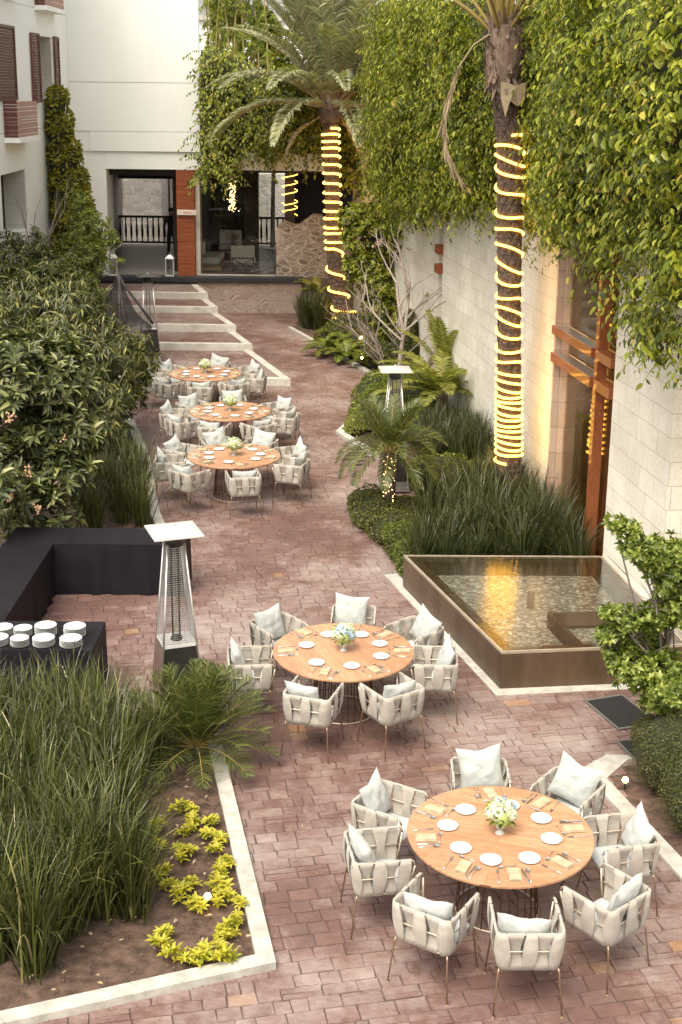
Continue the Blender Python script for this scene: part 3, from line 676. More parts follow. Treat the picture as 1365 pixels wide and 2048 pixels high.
# daybed
t = thing('daybed', 'low daybed with pale mattress on a light timber base right of the red pier', 'daybed', (-4.42, 43.9, 1.096))
MB().box(-.48, .48, -.9, .9, .05, .22, bev=.01).build('base', M['sofa_wood'], t); MB().box(-.44, .44, -.86, .86, .225, .45, bev=.05).build('mattress', M['sofa'], t)
for sx_ in (-.4, .4):
    for sy_ in (-.8, .8): MB().box(sx_ - .03, sx_ + .03, sy_ - .03, sy_ + .03, 0, .05).build('leg', M['sofa_wood'], t)
def soft(w, h, t_, n=10):
    g = MB(); g.smooth = True
    for sgn in (1, -1):
        def fn(u, v):
            x, y = 2 * u - 1, 2 * v - 1; e = (1 - x ** 4) * (1 - y ** 4)
            px = x * (1 - .09 * (1 - y * y)) ; py = y * (1 - .09 * (1 - x * x))
            return (px * w / 2, sgn * t_ / 2 * e ** .55, py * h / 2)
        g.grid(fn, n, n) if sgn < 0 else g.grid(lambda u, v: fn(1 - u, v), n, n)
    return g
o = soft(.5, .45, .16).build('cushion', M['sofa'], None, (-4.72, 43.5, 1.78)); tag(o, 'pale cushion propped on the daybed against the pier', 'cushion')
# lounge chairs
def lounge(loc, rz, label, cross):
    t = thing('lounge_chair', label, 'armchair', loc, rz, group='pale armchairs in the veranda lounge')
    MB().box(-.36, .36, -.34, .36, .24, .42, bev=.04).build('seat', M['sofa'], t)
    m4 = Matrix.Translation((0, -.36, .3)) @ Matrix.Rotation(math.radians(8), 4, 'X')
    MB().box(-.38, .38, -.07, .07, 0, .58, m4, bev=.03).build('backrest', M['sofa'], t)
    g = MB()
    for sx_ in (-.34, .34): g.box(sx_ - .02, sx_ + .02, -.46, -.42, 0, .5); g.box(sx_ - .02, sx_ + .02, .30, .34, 0, .24)
    g.box(-.34, .34, -.458, -.425, .46, .5)
    if cross:
        g.box(-.34, .34, -.458, -.425, .05, .09)
        for sgn in (-1, 1): g.tube([(-.32 * sgn, -.44, .09), (.32 * sgn, -.44, .46)], .02, 4)
    g.build('frame', M['darkwood'], t)
lounge((-3.22, 43.3, 1.096), 0, 'pale armchair seen from behind with a black crossed frame below its back', True)
lounge((-4.0, 47.2, 1.096), PI, 'pale armchair facing the courtyard beneath the framed picture', False)
t = thing('coffee_table', 'round brown glass topped coffee table between the two pale armchairs', 'table', (-3.85, 45.2, 1.096))
MB().lathe([(.45, .40), (.46, .41), (.46, .43), (.45, .44)], 28).build('table_top', M['heat_side'], t)
for k in range(3): a = k * 2.1; MB().tube([(.12 * math.cos(a), .12 * math.sin(a), .4), (.35 * math.cos(a), .35 * math.sin(a), 0)], .015, 6).build('leg', M['darkwood'], t)
t = thing('side_table', 'small black wire side table in front of the right railing', 'table', (-2.35, 45.6, 1.096))
MB().lathe([(.3, .44), (.31, .45), (.31, .47), (.3, .48)], 24).build('table_top', M['heat_side'], t)
for k in range(4): a = k * PI / 2 + .4; MB().tube([(.27 * math.cos(a), .27 * math.sin(a), .45), (.12 * math.cos(a), .12 * math.sin(a), .2), (.25 * math.cos(a), .25 * math.sin(a), 0)], .008, 5).build('leg', M['darkwood'], t)
t = thing('framed_picture', 'gold framed picture hanging on the dark back wall of the lounge', 'picture', (-4.48, 50.19, 2.58))
for a, b, c_, d in ((-.33, .33, -.36, -.32), (-.33, .33, .32, .36), (-.33, -.29, -.32, .32), (.29, .33, -.32, .32)): MB().box(a, b, -.05, -.01, c_, d).build('frame', M['rod'], t)
MB().box(-.29, .29, -.03, -.012, -.32, .32).build('picture', pbr('dark_print', (.03, .028, .025), (.12, .11, .09), .5, 6, 20, .1), t)
# vase with pink flowers on the coffee table
t = thing('potted_orchid', 'vase of pink flowers and dark twigs on the round coffee table', 'flowers', (-3.7, 45.1, 1.536))
MB().lathe([(.03, 0), (.07, .04), (.08, .12), (.04, .2), (.05, .23)], 12).build('vase', M['heat_side'], t)
P = np.array([(RNG.normal() * .13, RNG.normal() * .1, .42 + RNG.normal() * .12) for _ in range(160)])
link('bloom', leaf_mesh('bloom', leafmat('pink_bloom', [(0, (.40, .12, .14)), (.5, (.55, .25, .25)), (.8, (.12, .14, .04)), (1, (.06, .09, .03))], .6, .2), P, rdir(160), rdir(160), .07, 'small'), t)
g = MB()
for k in range(6): a = k; g.tube([(0, 0, .15), (.07 * math.cos(a), .07 * math.sin(a), .4), (.16 * math.cos(a), .13 * math.sin(a), .62)], .005, 4)
g.build('stem', M['bark'], t)

# ---------------------------------------------------------------- left building
lb = thing('white_building', 'white rendered building with red shutters along the left side of the courtyard', 'building', (-8.4, 36, 0))
X0 = -8.36
def wallrect(y0, y1, z0, z1): return MB().box(X0 - .6, X0, y0, y1, z0, z1)
bandz = [(-.05, 5.72), (5.735, 8.87), (8.885, 13.5)]
holes = [(33.0, 35.6, 3.2, 4.75), (37.55, 39.55, 6.5, 8.18), (37.5, 39.9, 9.25, 11.0), (38.6, 40.2, 2.6, 4.6), (27, 29, 6, 8)]
g = MB()
ys_ = sorted({26., 41.76} | {h[0] for h in holes} | {h[1] for h in holes})
for (za, zb) in bandz:
    for k in range(len(ys_) - 1):
        a, b = ys_[k], ys_[k + 1]; cuts = [(h[2], h[3]) for h in holes if h[0] <= a + 1e-6 and h[1] >= b - 1e-6 and h[2] < zb and h[3] > za]
        z = za
        for c0, c1 in sorted(cuts):
            if c0 > z: g.box(X0 - .6, X0, a, b, z, c0)
            z = max(z, c1)
        if z < zb: g.box(X0 - .6, X0, a, b, z, zb)
part('wall', g, 'plaster_l', lb)
part('floor_band', MB().box(X0 - .6, X0 - .01, 26, 41.76, 5.72, 5.735), 'kerb', lb)
part('floor_band', MB().box(X0 - .6, X0 - .01, 26, 41.76, 8.87, 8.885), 'kerb', lb)
for h in holes:
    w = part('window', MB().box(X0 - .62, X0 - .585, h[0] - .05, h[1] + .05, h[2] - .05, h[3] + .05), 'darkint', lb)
    part('reveal', MB().box(X0 - .582, X0 - .02, h[1] - .06, h[1] + .0, h[2], h[3]), 'reveal', w); part('reveal', MB().box(X0 - .582, X0 - .03, h[0], h[0] + .05, h[2], h[3]), 'reveal', w)
def louvre(name, loc, w, h, rz, par, mat='shutter', n=None, t_=.045):
    o = MB(); fw = .06
    o.box(0, fw, -t_ / 2, t_ / 2, 0, h); o.box(w - fw, w, -t_ / 2, t_ / 2, 0, h); o.box(fw, w - fw, -t_ / 2, t_ / 2, 0, fw); o.box(fw, w - fw, -t_ / 2, t_ / 2, h - fw, h)
    n = n or int(h / .075)
    for k in range(n):
        z = fw + (k + .5) * (h - 2 * fw) / n
        o.box(fw, w - fw, -.028, .028, -.007, .007, Matrix.Translation((0, 0, z)) @ Matrix.Rotation(math.radians(38), 4, 'X'))
    ob_ = o.build(name, M[mat], par); ob_.matrix_parent_inverse = Matrix.Translation(-Vector(par.location)); ob_.location = loc; ob_.rotation_euler[2] = rz; return ob_
louvre('shutter', (X0 + .05, 36.75, 6.42), .75, 1.8, math.radians(86), lb)
louvre('shutter', (X0 + .05, 39.65, 6.42), .75, 1.8, math.radians(92), lb)
louvre('shutter', (X0 + .03, 33.1, 6.5), 1.9, 1.8, math.radians(90), lb)
louvre('shutter', (X0 + .05, 39.4, 3.2), 1.0, 1.6, math.radians(70), lb)
# slatted balcony boxes
def slatbox(y0, y1, z0, z1, d):
    t = part('balcony_box', MB().box(X0 - .3, X0 + d + .03, y0 - .03, y1 + .03, z0 - .12, z0), 'plaster_l', lb)
    g = MB(); z = z0 + .01; r = random.Random(int(y0 * 10))
    while z < z1 - .05:
        h = r.choice([.07, .10, .14]); h = min(h, z1 - z)
        g.box(X0 + d - .02, X0 + d, y0, y1, z, z + h - .016); z += h
    part('slat_panel', g, 'shutter_pale', t)
    g = MB(); z = z0 + .01
    while z < z1 - .05:
        h = r.choice([.07, .10, .14]); h = min(h, z1 - z)
        g.box(X0, X0 + d - .025, y0, y0 + .02, z, z + h - .016); z += h
    part('slat_panel', g, 'shutter', t)
    return t
slatbox(33.6, 35.7, 5.62, 6.52, .36)
slatbox(37.6, 40.0, 8.95, 10.0, .3)
slatbox(33.0, 35.2, 9.2, 10.4, .3)
part('roof_slab', MB().box(-14, X0 + .1, 26, 50, 13.5, 13.7), 'plaster_l', lb)
part('back_wall', MB().box(-14, X0 - .62, 26, 26.3, -.05, 13.5), 'plaster_l', lb)

# pale building and white far facade beyond the garden
fb = thing('pale_office_building', 'far pale building with thin vertical pipes above the creeper and palm', 'building', (-3, 72, 0))
part('wall', MB().box(-9, 6, 72, 80, 0, 10.15), 'plaster', fb)
part('parapet', MB().box(-9.2, 6.2, 71.8, 72.0, 10.15, 10.4), 'kerb', fb)
for x in (-3.35, -3.1, -2.95, -2.75): part('pipe', MB().tube([(x, 71.9, 0), (x, 71.9, 9.7)], .035, 6), 'plinth', fb)
part('window', MB().box(-4.1, -3.75, 71.93, 71.99, 7.5, 9.2), 'glass', fb)

# ================================================================ RIGHT STONE WALL, WINDOW, POOL
WO = Vector((3.76, 18.01, 0)); TH = math.radians(98.16)
WD = Vector((math.cos(TH), math.sin(TH), 0)); WN = Vector((-math.sin(TH), math.cos(TH), 0))   # along the wall (away), out of the wall (to the court)
def wpt(s, off, z): return WO + WD * s + WN * off + Vector((0, 0, z))
def wallpiece(name, label, s0, s1, y0, y1, z0, z1, mat='ashlar', cat='wall'):
    o = MB().box(s0, s1, y0, y1, z0, z1).build(name, M[mat], None, WO, TH); tag(o, label, cat); return o
wallpiece('stone_wall', 'bright pale ashlar wall rising behind the pool, right of the tall window', -2.15, 0.0, -.55, 0, -.02, 8.2)
wallpiece('stone_wall', 'set back strip of pale stone wall at the right edge behind the leafy shrub', -9, -2.16, -.8, -.22, -.02, 8.2)
w3 = thing('stone_wall', 'long pale ashlar wall beyond the tall window, behind the near lit palm', 'wall', WO, TH)
for a, b, dy in ((2.84, 6.36, 0), (6.375, 8.92, -.02), (8.935, 11.2, .0), (11.62, 24.5, .0)): MB().box(a, b, -.55, dy, -.02, 8.2).build('panel', M['ashlar'], w3)
MB().box(11.2, 11.62, -.55, -.2, -.02, 8.2).build('recess', M['reveal'], w3)
for z in (3.0, 3.42): MB().box(11.15, 11.5, -.19, .12, z, z + .2, bev=.02).build('beam_end', M['redwood'], w3)
for x in (11.27, 11.4): MB().tube([(x, -.12, 0), (x, -.12, 4.5)], .02, 6).build('pipe', M['inox'], w3)
tw = thing('tall_window', 'tall timber framed window with two heavy cross beams set in the pale stone wall', 'window', WO, TH)
MB().box(2.775, 2.835, -.10, .004, 0, 8.0).build('jamb', M['jamb'], tw)
MB().box(2.72, 2.835, -.235, -.105, 0, 8.0).build('jamb', M['jamb'], tw)
MB().box(.005, .12, -.235, -.06, 0, 8.0).build('jamb', M['jamb'], tw)
MB().box(.79, .915, -.17, -.02, 0, 8.0).build('mullion', M['frame_wood'], tw)
for z0, z1 in ((3.19, 3.33), (2.75, 2.90)):
    MB().box(.13, .777, -.17, .02, z0, z1, bev=.006).build('cross_beam', M['frame_wood'], tw); MB().box(.918, 2.86, -.17, .04, z0, z1, bev=.006).build('cross_beam', M['frame_wood'], tw)
    MB().box(.92, 2.70, -.16, .03, z1 + .001, z1 + .006).build('sky_sheen_strip', M['inox'], tw)  # pale metal strip stands in for sky reflected on the beam top
for a, b in ((.125, .90), (.905, 2.715)):
    for z0, z1 in ((.02, 2.745), (2.905, 3.185), (3.34, 8.0)):
        MB().box(a, b, -.205, -.197, z0, z1).build('glass_pane', M['glass'], tw)
for x in (.58, 1.0): MB().box(x, x + .05, -.24, -.21, 0, 2.74).build('sash', M['frame_wood'], tw)
rm = thing('lit_room', 'beige lamplit room seen through the tall window', 'room', WO, TH)
MB().box(-1.5, 5.5, -4.6, -4.5, 0, 5).build('back_wall', M['room'], rm)
MB().box(5.4, 5.5, -4.49, -.56, 0, 5).build('side_wall', M['room'], rm); MB().box(-1.6, -1.5, -4.49, -.56, 0, 5).build('side_wall', M['room'], rm)
MB().box(-1.6, 5.5, -4.6, -.46, 5.0, 5.1).build('ceiling', M['room'], rm); MB().box(-1.49, 5.39, -4.49, -.46, 0, .02).build('floor', M['sofa_wood'], rm)
fl = thing('floor_lamp', 'floor lamp with a pale drum shade inside the room behind the tall window', 'lamp', wpt(1.75, -.95, .02), 0)
MB().lathe([(.16, 0), (.16, .02), (.02, .04), (.012, .05), (.012, 1.5)], 20).build('stand', M['darkwood'], fl)
MB().lathe([(.26, 1.3), (.26, 1.62)], 28).lathe([(.255, 1.62), (.255, 1.3)], 28).build('lamp_shade', emat('lit_shade', (1., .78, .5), .55), fl)
pl = bpy.data.lights.new('room_fill_light', 'POINT'); pl.energy = 95; pl.color = (1, .68, .38); pl.shadow_soft_size = .25
po = bpy.data.objects.new('room_fill_light', pl); C.objects.link(po); po.location = wpt(2.0, -2.2, 2.2)  # fill light added mid-room to brighten the walls, apart from the floor lamp

# pool
def inset(poly, d):
    n = len(poly); a = sum(poly[i][0] * poly[(i + 1) % n][1] - poly[(i + 1) % n][0] * poly[i][1] for i in range(n)); sg_ = 1 if a > 0 else -1
    out = []
    for i in range(n):
        p0, p1, p2 = [Vector(poly[k % n]) for k in (i - 1, i, i + 1)]; d1 = (p1 - p0).normalized(); d2 = (p2 - p1).normalized()
        n1 = Vector((-d1.y, d1.x)) * sg_; n2 = Vector((-d2.y, d2.x)) * sg_; m = (n1 + n2).normalized(); q = p1 + m * (d / m.dot(n1)); out.append((q.x, q.y))
    return out
A, B, Cc, D = POOL
inn = inset(POOL, .2); ZT = .452
fo = thing('fountain_pool', 'raised brown stained reflecting pool with a pebble bottom against the stone wall', 'fountain', (2.5, 16.4, 0))
def rel(poly): return [(x - 2.5, y - 16.4) for x, y in poly]
for k, nm in enumerate(('left', 'back', 'right', 'front')):
    P0, P1 = POOL[k], POOL[(k + 1) % 4]; Q0, Q1 = inn[k], inn[(k + 1) % 4]
    MB().prism(rel([P0, P1, Q1, Q0]), -.02, ZT).build('basin_wall', M['corten'], fo)
r2 = inset(POOL, .03)
for k in range(4):
    P0, P1 = POOL[k], POOL[(k + 1) % 4]; Q0, Q1 = r2[k], r2[(k + 1) % 4]
    MB().prism(rel([P0, P1, Q1, Q0]), ZT + .001, ZT + .032).build('rim', M['corten_rim'], fo)
MB().prism(rel(inset(POOL, .17)), .1, .25).build('pebble_bed', M['pebble'], fo)
N1, N2, N3, N4 = (2.95, 14.93), (2.73, 15.89), (3.84, 15.96), (3.96, 15.06)
ntc = [N1, N2, N3, N4]; no = inset(ntc, -.05)
for k in range(4):
    P0, P1 = ntc[k], ntc[(k + 1) % 4]; Q0, Q1 = no[k], no[(k + 1) % 4]
    MB().prism(rel([P0, P1, Q1, Q0]), .2, ZT + .005).build('spill_box', M['corten'], fo)
MB().prism(rel(ntc), .201, .215).build('spill_floor', M['corten'], fo)
MB().tube([(.05, .2, .2), (.05, .2, .47)], .05, 12).build('nozzle', M['darkwood'], fo)
w_in = inset(POOL, .03); zz = ZT + .024
g = MB()
a_, b_, c_, d_ = [(x, y, zz) for x, y in w_in]; n1, n2, n3, n4 = [(x, y, zz) for x, y in ntc]
g.add([a_, b_, c_, d_, n1, n2, n3, n4], [(0, 4, 5, 1), (1, 5, 6, 2), (2, 6, 7, 3), (0, 3, 7, 4)])
g.v = [(x - 2.5, y - 16.4, z) for x, y, z in g.v]
struct(g.build('water', M['water'], None, (2.5, 16.4, 0)))
g = MB(); g.add([(x - 2.5, y - 16.4, .29) for x, y in ntc], [(0, 3, 2, 1)])
struct(g.build('water', M['water'], None, (2.5, 16.4, 0)))

for k, (x, y, lab) in enumerate(((3.255, 14.04, 'fully visible black rubber mat with grey edging in front of the pool'), (3.41, 13.02, 'black mat half hidden behind the clipped round hedge'))):
    t = thing('floor_mat', lab, 'mat', (x, y, .006), math.radians(20 - k * 5))
    for a in ((-.26, .26, -.39, -.355), (-.26, .26, .355, .39), (-.26, -.235, -.355, .355), (.235, .26, -.355, .355)): MB().box(a[0], a[1], a[2], a[3], 0, .012).build('edging', M['mat_edge'], t)
    MB().box(-.235, .235, -.355, .355, 0, .014).build('pad', M['mat'], t)

# ================================================================ TABLES, CHAIRS, SETTINGS
TABLES = [((1.405, 10.206), [(93, 1.13), (147, 1.12), (189, 1.07), (236, 1.10), (274, 1.14), (316, 1.09), (6, 1.08), (50, 1.15)]),
          ((.053, 14.011), [(84, 1.2), (133, 1.15), (186, 1.06), (251, .99), (302, 1.0), (357, 1.04), (42, 1.15)]),
          ((-1.849, 22.216), [(110, 1.15), (150, 1.12), (188, 1.1), (229, 1.06), (283, 1.05), (346, 1.05), (26, 1.1), (70, 1.15)]),
          ((-2.187, 25.479), [(92, 1.15), (138, 1.12), (180, 1.1), (216, 1.08), (258, 1.05), (306, 1.05), (350, 1.1), (36, 1.12)]),
          ((-3.031, 28.999), [(82, 1.15), (140, 1.12), (188, 1.1), (228, 1.08), (270, 1.08), (312, 1.06), (352, 1.1), (36, 1.12)])]
TNAME = ['nearest round table', 'poolside round table', 'front table of far three', 'middle table of far three', 'rearmost table by steps']
WITH = 'the '
def clock(a): 
    h = (90 - a) / 30 % 12; H = int(h); half = h - H
    if half > .75: H += 1; q = ''
    elif half >= .25: q = 'half past '
    else: q = ''
    names = ['twelve', 'one', 'two', 'three', 'four', 'five', 'six', 'seven', 'eight', 'nine', 'ten', 'eleven', 'twelve']
    return (q + names[H]) + ('' if q else " o'clock")

def ushape(hw, hd, z, cr=.045, n=5):
    """open U: front-left tip, round the back, front-right tip; +y is the open side"""
    pts = [(-hw, hd, z), (-hw, hd * .33, z), (-hw, -hd * .35, z)]
    for k in range(n + 1): a = PI + k / n * PI / 2; pts.append((-hw + cr + cr * math.cos(a), -hd + cr + cr * math.sin(a), z))
    for k in range(n + 1): a = 1.5 * PI + k / n * PI / 2; pts.append((hw - cr + cr * math.cos(a), -hd + cr + cr * math.sin(a), z))
    return pts + [(hw, -hd * .35, z), (hw, hd * .33, z), (hw, hd, z)]
def resample(pts):
    P = [Vector(p) for p in pts]; L = [0]
    for i in range(1, len(P)): L.append(L[-1] + (P[i] - P[i - 1]).length)
    T = L[-1]
    def at(t):
        d = max(0, min(1, t)) * T
        for i in range(1, len(P)):
            if d <= L[i] + 1e-9: f = (d - L[i - 1]) / (L[i] - L[i - 1]); return P[i - 1].lerp(P[i], f)
        return P[-1]
    return at, T
def make_chair(seed):
    r = random.Random(seed)
    hw, hd = .248, .236; ZT_, ZM, ZB = .715, .56, .40
    parts = {}
    top = ushape(hw + .01, hd + .005, ZT_); mid = ushape(hw - .002, hd - .005, ZM); bot = ushape(hw - .02, hd - .025, ZB)
    fr = MB()
    # the arm ends curve down into the front legs
    top2 = [(-hw - .01, hd + .035, ZT_ - .05)] + [(-hw - .01, hd + .02, ZT_ - .012)] + top + [(hw + .01, hd + .02, ZT_ - .012), (hw + .01, hd + .035, ZT_ - .05)]
    fr.tube(top2, .0085, 7); fr.tube(mid, .007, 6); fr.tube(bot + [(bot[0][0], bot[0][1], ZB)], .0085, 7, closed=False)
    fr.tube([(-hw + .02, hd - .025, ZB), (hw - .02, hd - .025, ZB)], .0085, 7)
    for sx_ in (-1, 1): fr.tube([(sx_ * (hw + .01), hd + .035, ZT_ - .05), (sx_ * (hw - .008), hd + .01, ZM - .02), (sx_ * (hw - .02), hd - .02, ZB)], .0085, 7)
    for sx_ in (-1, 1): fr.tube([(sx_ * (hw - .02), -hd * .2, ZB + .0), (sx_ * (hw - .02), hd - .03, ZB)], .006, 5)
    parts['frame'] = fr.mesh('chair_frame', M['rail'])
    at_t, LT = resample(top); at_m, _ = resample(mid); at_b, _ = resample(bot)
    def norm(t):
        d = at_t(min(1, t + .01)) - at_t(max(0, t - .01)); n = Vector((d.y, -d.x, 0)).normalized()
        return n if n.dot(at_t(t) - Vector((0, .1, ZT_))) > 0 else -n
    def strap(g, tc, kind, hwid):
        # rows: outside top -> bottom, then inside bottom -> top (closed band round the three rails)
        rows = []; K = 8
        tw = r.uniform(-.012, .012); wn_ = r.uniform(.9, 1.08)
        for k in range(K + 1):
            f = k / K
            bulge = math.sin(PI * f)
            if kind: w_ = hwid * (.78 + .40 * bulge); o = .012 + .016 * bulge
            else: w_ = hwid * (1.16 - .52 * bulge ** 1.5); o = .012 - .025 * bulge
            rows.append((f, w_ * wn_, o))
        ring = [(f, w_, o) for f, w_, o in rows] + [(f, w_, o - .024 + (.016 if 0 < f < 1 else 0)) for f, w_, o in rows[::-1]]
        nu = 4; vs = []
        for (f, w_, o) in ring:
            for u in range(nu + 1):
                t = tc + (u / nu - .5) * 2 * w_ / LT + tw * (f - .5)
                a, m_, b = at_t(t), at_m(t), at_b(t)
                p = a.lerp(b, f); sag = .0025 * math.cos((u / nu - .5) * PI)
                if f == 0: p = p + Vector((0, 0, .010))
                if f == 1: p = p - Vector((0, 0, .010))
                vs.append(p + norm(max(.0, min(1, t))) * (o + sag + r.uniform(-.0016, .0016)))
        m = len(ring); fs = []
        for i in range(m):
            for u in range(nu): a = i * (nu + 1) + u; b = ((i + 1) % m) * (nu + 1) + u; fs.append((a, b, b + 1, a + 1))
        g.add(vs, fs)
    sideL = (hd * 2 - .07) / LT; backc = .5
    for nm, ts in (('arm_panel', None), ('back_panel', None), ('arm_panel2', None)): pass
    groups = {'arm_left': [], 'back': [], 'arm_right': []}
    n = 13
    for i in range(n):
        t = .035 + i * .93 / (n - 1); kind = (i % 2 == 0); hwid = .5 * .93 / (n - 1) * LT * 1.0
        groups['arm_left' if i < 4 else 'back' if i < 9 else 'arm_right'].append((t, kind, hwid))
    for k, lst in groups.items():
        g = MB(); g.smooth = True
        for t, kind, hwid in lst: strap(g, t, kind, hwid)
        if seed % 2 and k == 'back':     # one loose strap end hanging at a corner
            pass
        parts[k] = g.mesh('strap_panel', M['cloth'])
    g = MB(); g.smooth = True
    def seat(u, v, top_):
        x, y = 2 * u - 1, 2 * v - 1; e = ((1 - x ** 8) * (1 - y ** 8)) ** .4
        return (x * .215, y * .212 + .008, .42 + (.045 * e if top_ else -.012 * e))
    g.grid(lambda u, v: seat(u, v, True), 14, 14); g.grid(lambda u, v: seat(1 - u, v, False), 10, 10)
    parts['seat'] = g.mesh('seat_pad', M['seatc'])
    legs = []
    for sx_, sy_ in ((-1, 1), (1, 1), (-1, -1), (1, -1)):
        legs.append(MB().tube([(sx_ * (hw - .02), sy_ * (hd - .025), ZB), (sx_ * (hw - .012), sy_ * (hd - .012), ZB - .03), (sx_ * (hw + .02), sy_ * (hd + .03), .006)], [.008, .008, .0065], 7).lathe([(.012, 0), (.012, .006), (.006, .008)], 8, (sx_ * (hw + .02), sy_ * (hd + .03), 0)).mesh('chair_leg', M['leg']))
    parts['legs'] = legs
    return parts
CH = [make_chair(s) for s in (1, 2, 3)]
def pillow_mesh(seed, s=.43, th=.125):
    g = MB(); g.smooth = True; n = 22; off = Vector((seed * 7.3, 1.7, 0)); r = random.Random(seed)
    dent = r.uniform(.0, .12)
    for sgn in (1, -1):
        def fn(u, v):
            x, y = 2 * u - 1, 2 * v - 1
            e = max(0, (1 - abs(x) ** 3.2) * (1 - abs(y) ** 3.2)) ** .62
            px = x * (1 - .10 * (1 - y * y) - .0 * x); py = y * (1 - .12 * (1 - x * x))
            if y > 0: py -= dent * math.exp(-(x * 2.2) ** 2) * y
            wr = noise.noise(Vector((x * 2.2, y * 2.2, sgn)) + off) * .016 + noise.noise(Vector((x * 6 + y * 3, y * 5, sgn)) + off) * .007
            return (px * s / 2, sgn * (th / 2 * e + wr * e ** .5), (py + 1) * s / 2)
        g.grid((lambda u, v: fn(u, v)) if sgn < 0 else (lambda u, v: fn(1 - u, v)), n, n)
    return g.mesh('pillow', M['pillow'])
PIL = [pillow_mesh(s) for s in range(6)]

# dinnerware meshes
side_plate = MB().lathe([(.0, .004), (.055, .004), (.062, .007), (.088, .017), (.092, .018), (.092, .015), (.06, .002), (.05, 0)], 32).mesh('side_plate', M['china'])
def cutlery(kind):
    g = MB(); g.smooth = False
    if kind == 'knife':
        g.box(-.0075, .0075, -.10, -.01, 0, .008, bev=.0025)
        g.prism([(-.008, -.01), (.009, -.01), (.011, .06), (.004, .105), (-.006, .11), (-.008, .08)], .003, .0055)
    else:
        L = 1 if kind != 'dessert_spoon' else .8
        g.tube([(0, -.10 * L, .004), (0, -.04 * L, .006), (0, .03 * L, .007), (0, .045 * L, .005)], [.0055, .0035, .003, .004], 6)
        if kind == 'fork':
            g.prism([(-.005, .04), (.005, .04), (.012, .058), (.012, .07), (-.012, .07), (-.012, .058)], .003, .006)
            for k in range(4): x = -.0115 + k * .0065; g.prism([(x, .07), (x + .0035, .07), (x + .003, .1), (x + .0005, .1)], .004, .0065)
        else:
            w = .021 * L; vs = []; 
            def fn(u, v):
                a = u * 2 * PI; rr = v; return (math.cos(a) * w * rr, .068 * L + math.sin(a) * .032 * L * rr, .003 + .006 * rr * rr)
            g.smooth = True; g.grid(fn, 12, 3)
    return g.mesh(kind, M['steel'])
CUT = {k: cutlery(k) for k in ('fork', 'knife', 'spoon', 'dessert_spoon')}
def napkin_mesh(seed):
    g = MB(); r = random.Random(seed); g.smooth = True
    for k, (w, l, z) in enumerate(((.052, .092, .0), (.050, .088, .007), (.047, .085, .014))):
        dx = r.uniform(-.006, .006); dy = r.uniform(-.006, .006); ph = r.uniform(0, 6)
        n = 8
        top_ = lambda u, v: ((2 * u - 1) * w + dx + .002 * math.sin(v * 9 + ph), (2 * v - 1) * l + dy, z + .0065 + .0035 * math.sin(u * 3.1) * (1 - .4 * v) + .0015 * math.sin(v * 8 + ph))
        bot_ = lambda u, v: ((1 - 2 * u) * w + dx, (2 * v - 1) * l + dy, z)
        g.grid(top_, n, n); g.grid(bot_, 1, 1)
        for (xa, ya, xb, yb) in ((-w, -l, w, -l), (w, -l, w, l), (w, l, -w, l), (-w, l, -w, -l)):
            g.add([(xa + dx, ya + dy, z), (xb + dx, yb + dy, z), (xb + dx, yb + dy, z + .007), (xa + dx, ya + dy, z + .007)], [(0, 1, 2, 3)])
    return g.mesh('napkin', M['napkin'])
NAP = [napkin_mesh(s) for s in range(4)]
def put(name, me, label, cat, loc, rz, group, tilt=None):
    o = link(name, me, None, loc, rz); tag(o, label, cat, group); return o
vase_me = MB().lathe([(.0, .0), (.042, .0), (.042, .006), (.016, .022), (.014, .034), (.03, .048), (.05, .075), (.055, .10), (.05, .118), (.056, .128), (.052, .128), (.044, .11), (.0, .10)], 28).mesh('vase', M['china'])
def bouquet(loc, label, seed, blue):
    rg = np.random.default_rng(seed)
    t = thing('flower_bouquet', label, 'flowers', loc, group='hydrangea bouquets in the table centres')
    heads = []
    for k in range(15):
        a = k * 2.4; e = math.asin(min(1, -.25 + 1.2 * k / 14)); heads.append(np.array([math.cos(a) * math.cos(e) * .092, math.sin(a) * math.cos(e) * .092, .085 + math.sin(e) * .085]))
    sets = {'white_blooms': [], 'blue_blooms': [], 'green_blooms': []}
    for i, h in enumerate(heads):
        key = 'blue_blooms' if i in blue else ('green_blooms' if i in (2, 9) else 'white_blooms')
        n = 85; d = rg.normal(size=(n, 3)); d /= np.linalg.norm(d, axis=1)[:, None]; p = h + d * .052
        o = nrmz(p - np.array([0, 0, .06])); keep = (d * o).sum(1) > -.25; p, d = p[keep], d[keep]
        sets[key].append((p, d))
    for key, mt, P, Dn in [(k_, m_, s_[0], s_[1]) for k_, m_ in (('white_blooms', 'bloom_w'), ('blue_blooms', 'bloom_b'), ('green_blooms', 'bloom_g')) for s_ in sets[k_]]:
        # each floret: four petals
        a = nrmz(np.cross(Dn, rdir(len(Dn)))); b = np.cross(Dn, a); Ps, Ds, Ns = [], [], []
        for q in range(4):
            dd = a * math.cos(q * PI / 2) + b * math.sin(q * PI / 2); Ps.append(P); Ds.append(dd + Dn * .25); Ns.append(Dn)
        co, fa = leaf_arrays(np.concatenate(Ps), np.concatenate(Ds), np.concatenate(Ns), .0175, 'small', 1.3)
        link('bloom_head', raw_mesh(key, co, fa, M[mt], 3), t)
    P = np.array([(math.cos(a) * .07, math.sin(a) * .07, .03) for a in np.linspace(0, 6.28, 16)[:-1]])
    link('leaves', leaf_mesh('leaves', M['citrus'], P, P * 1.0 + np.array([0, 0, -.03]) + rdir(15) * .02, np.tile(UP, (15, 1)), .075, 'oval'), t)
    return t

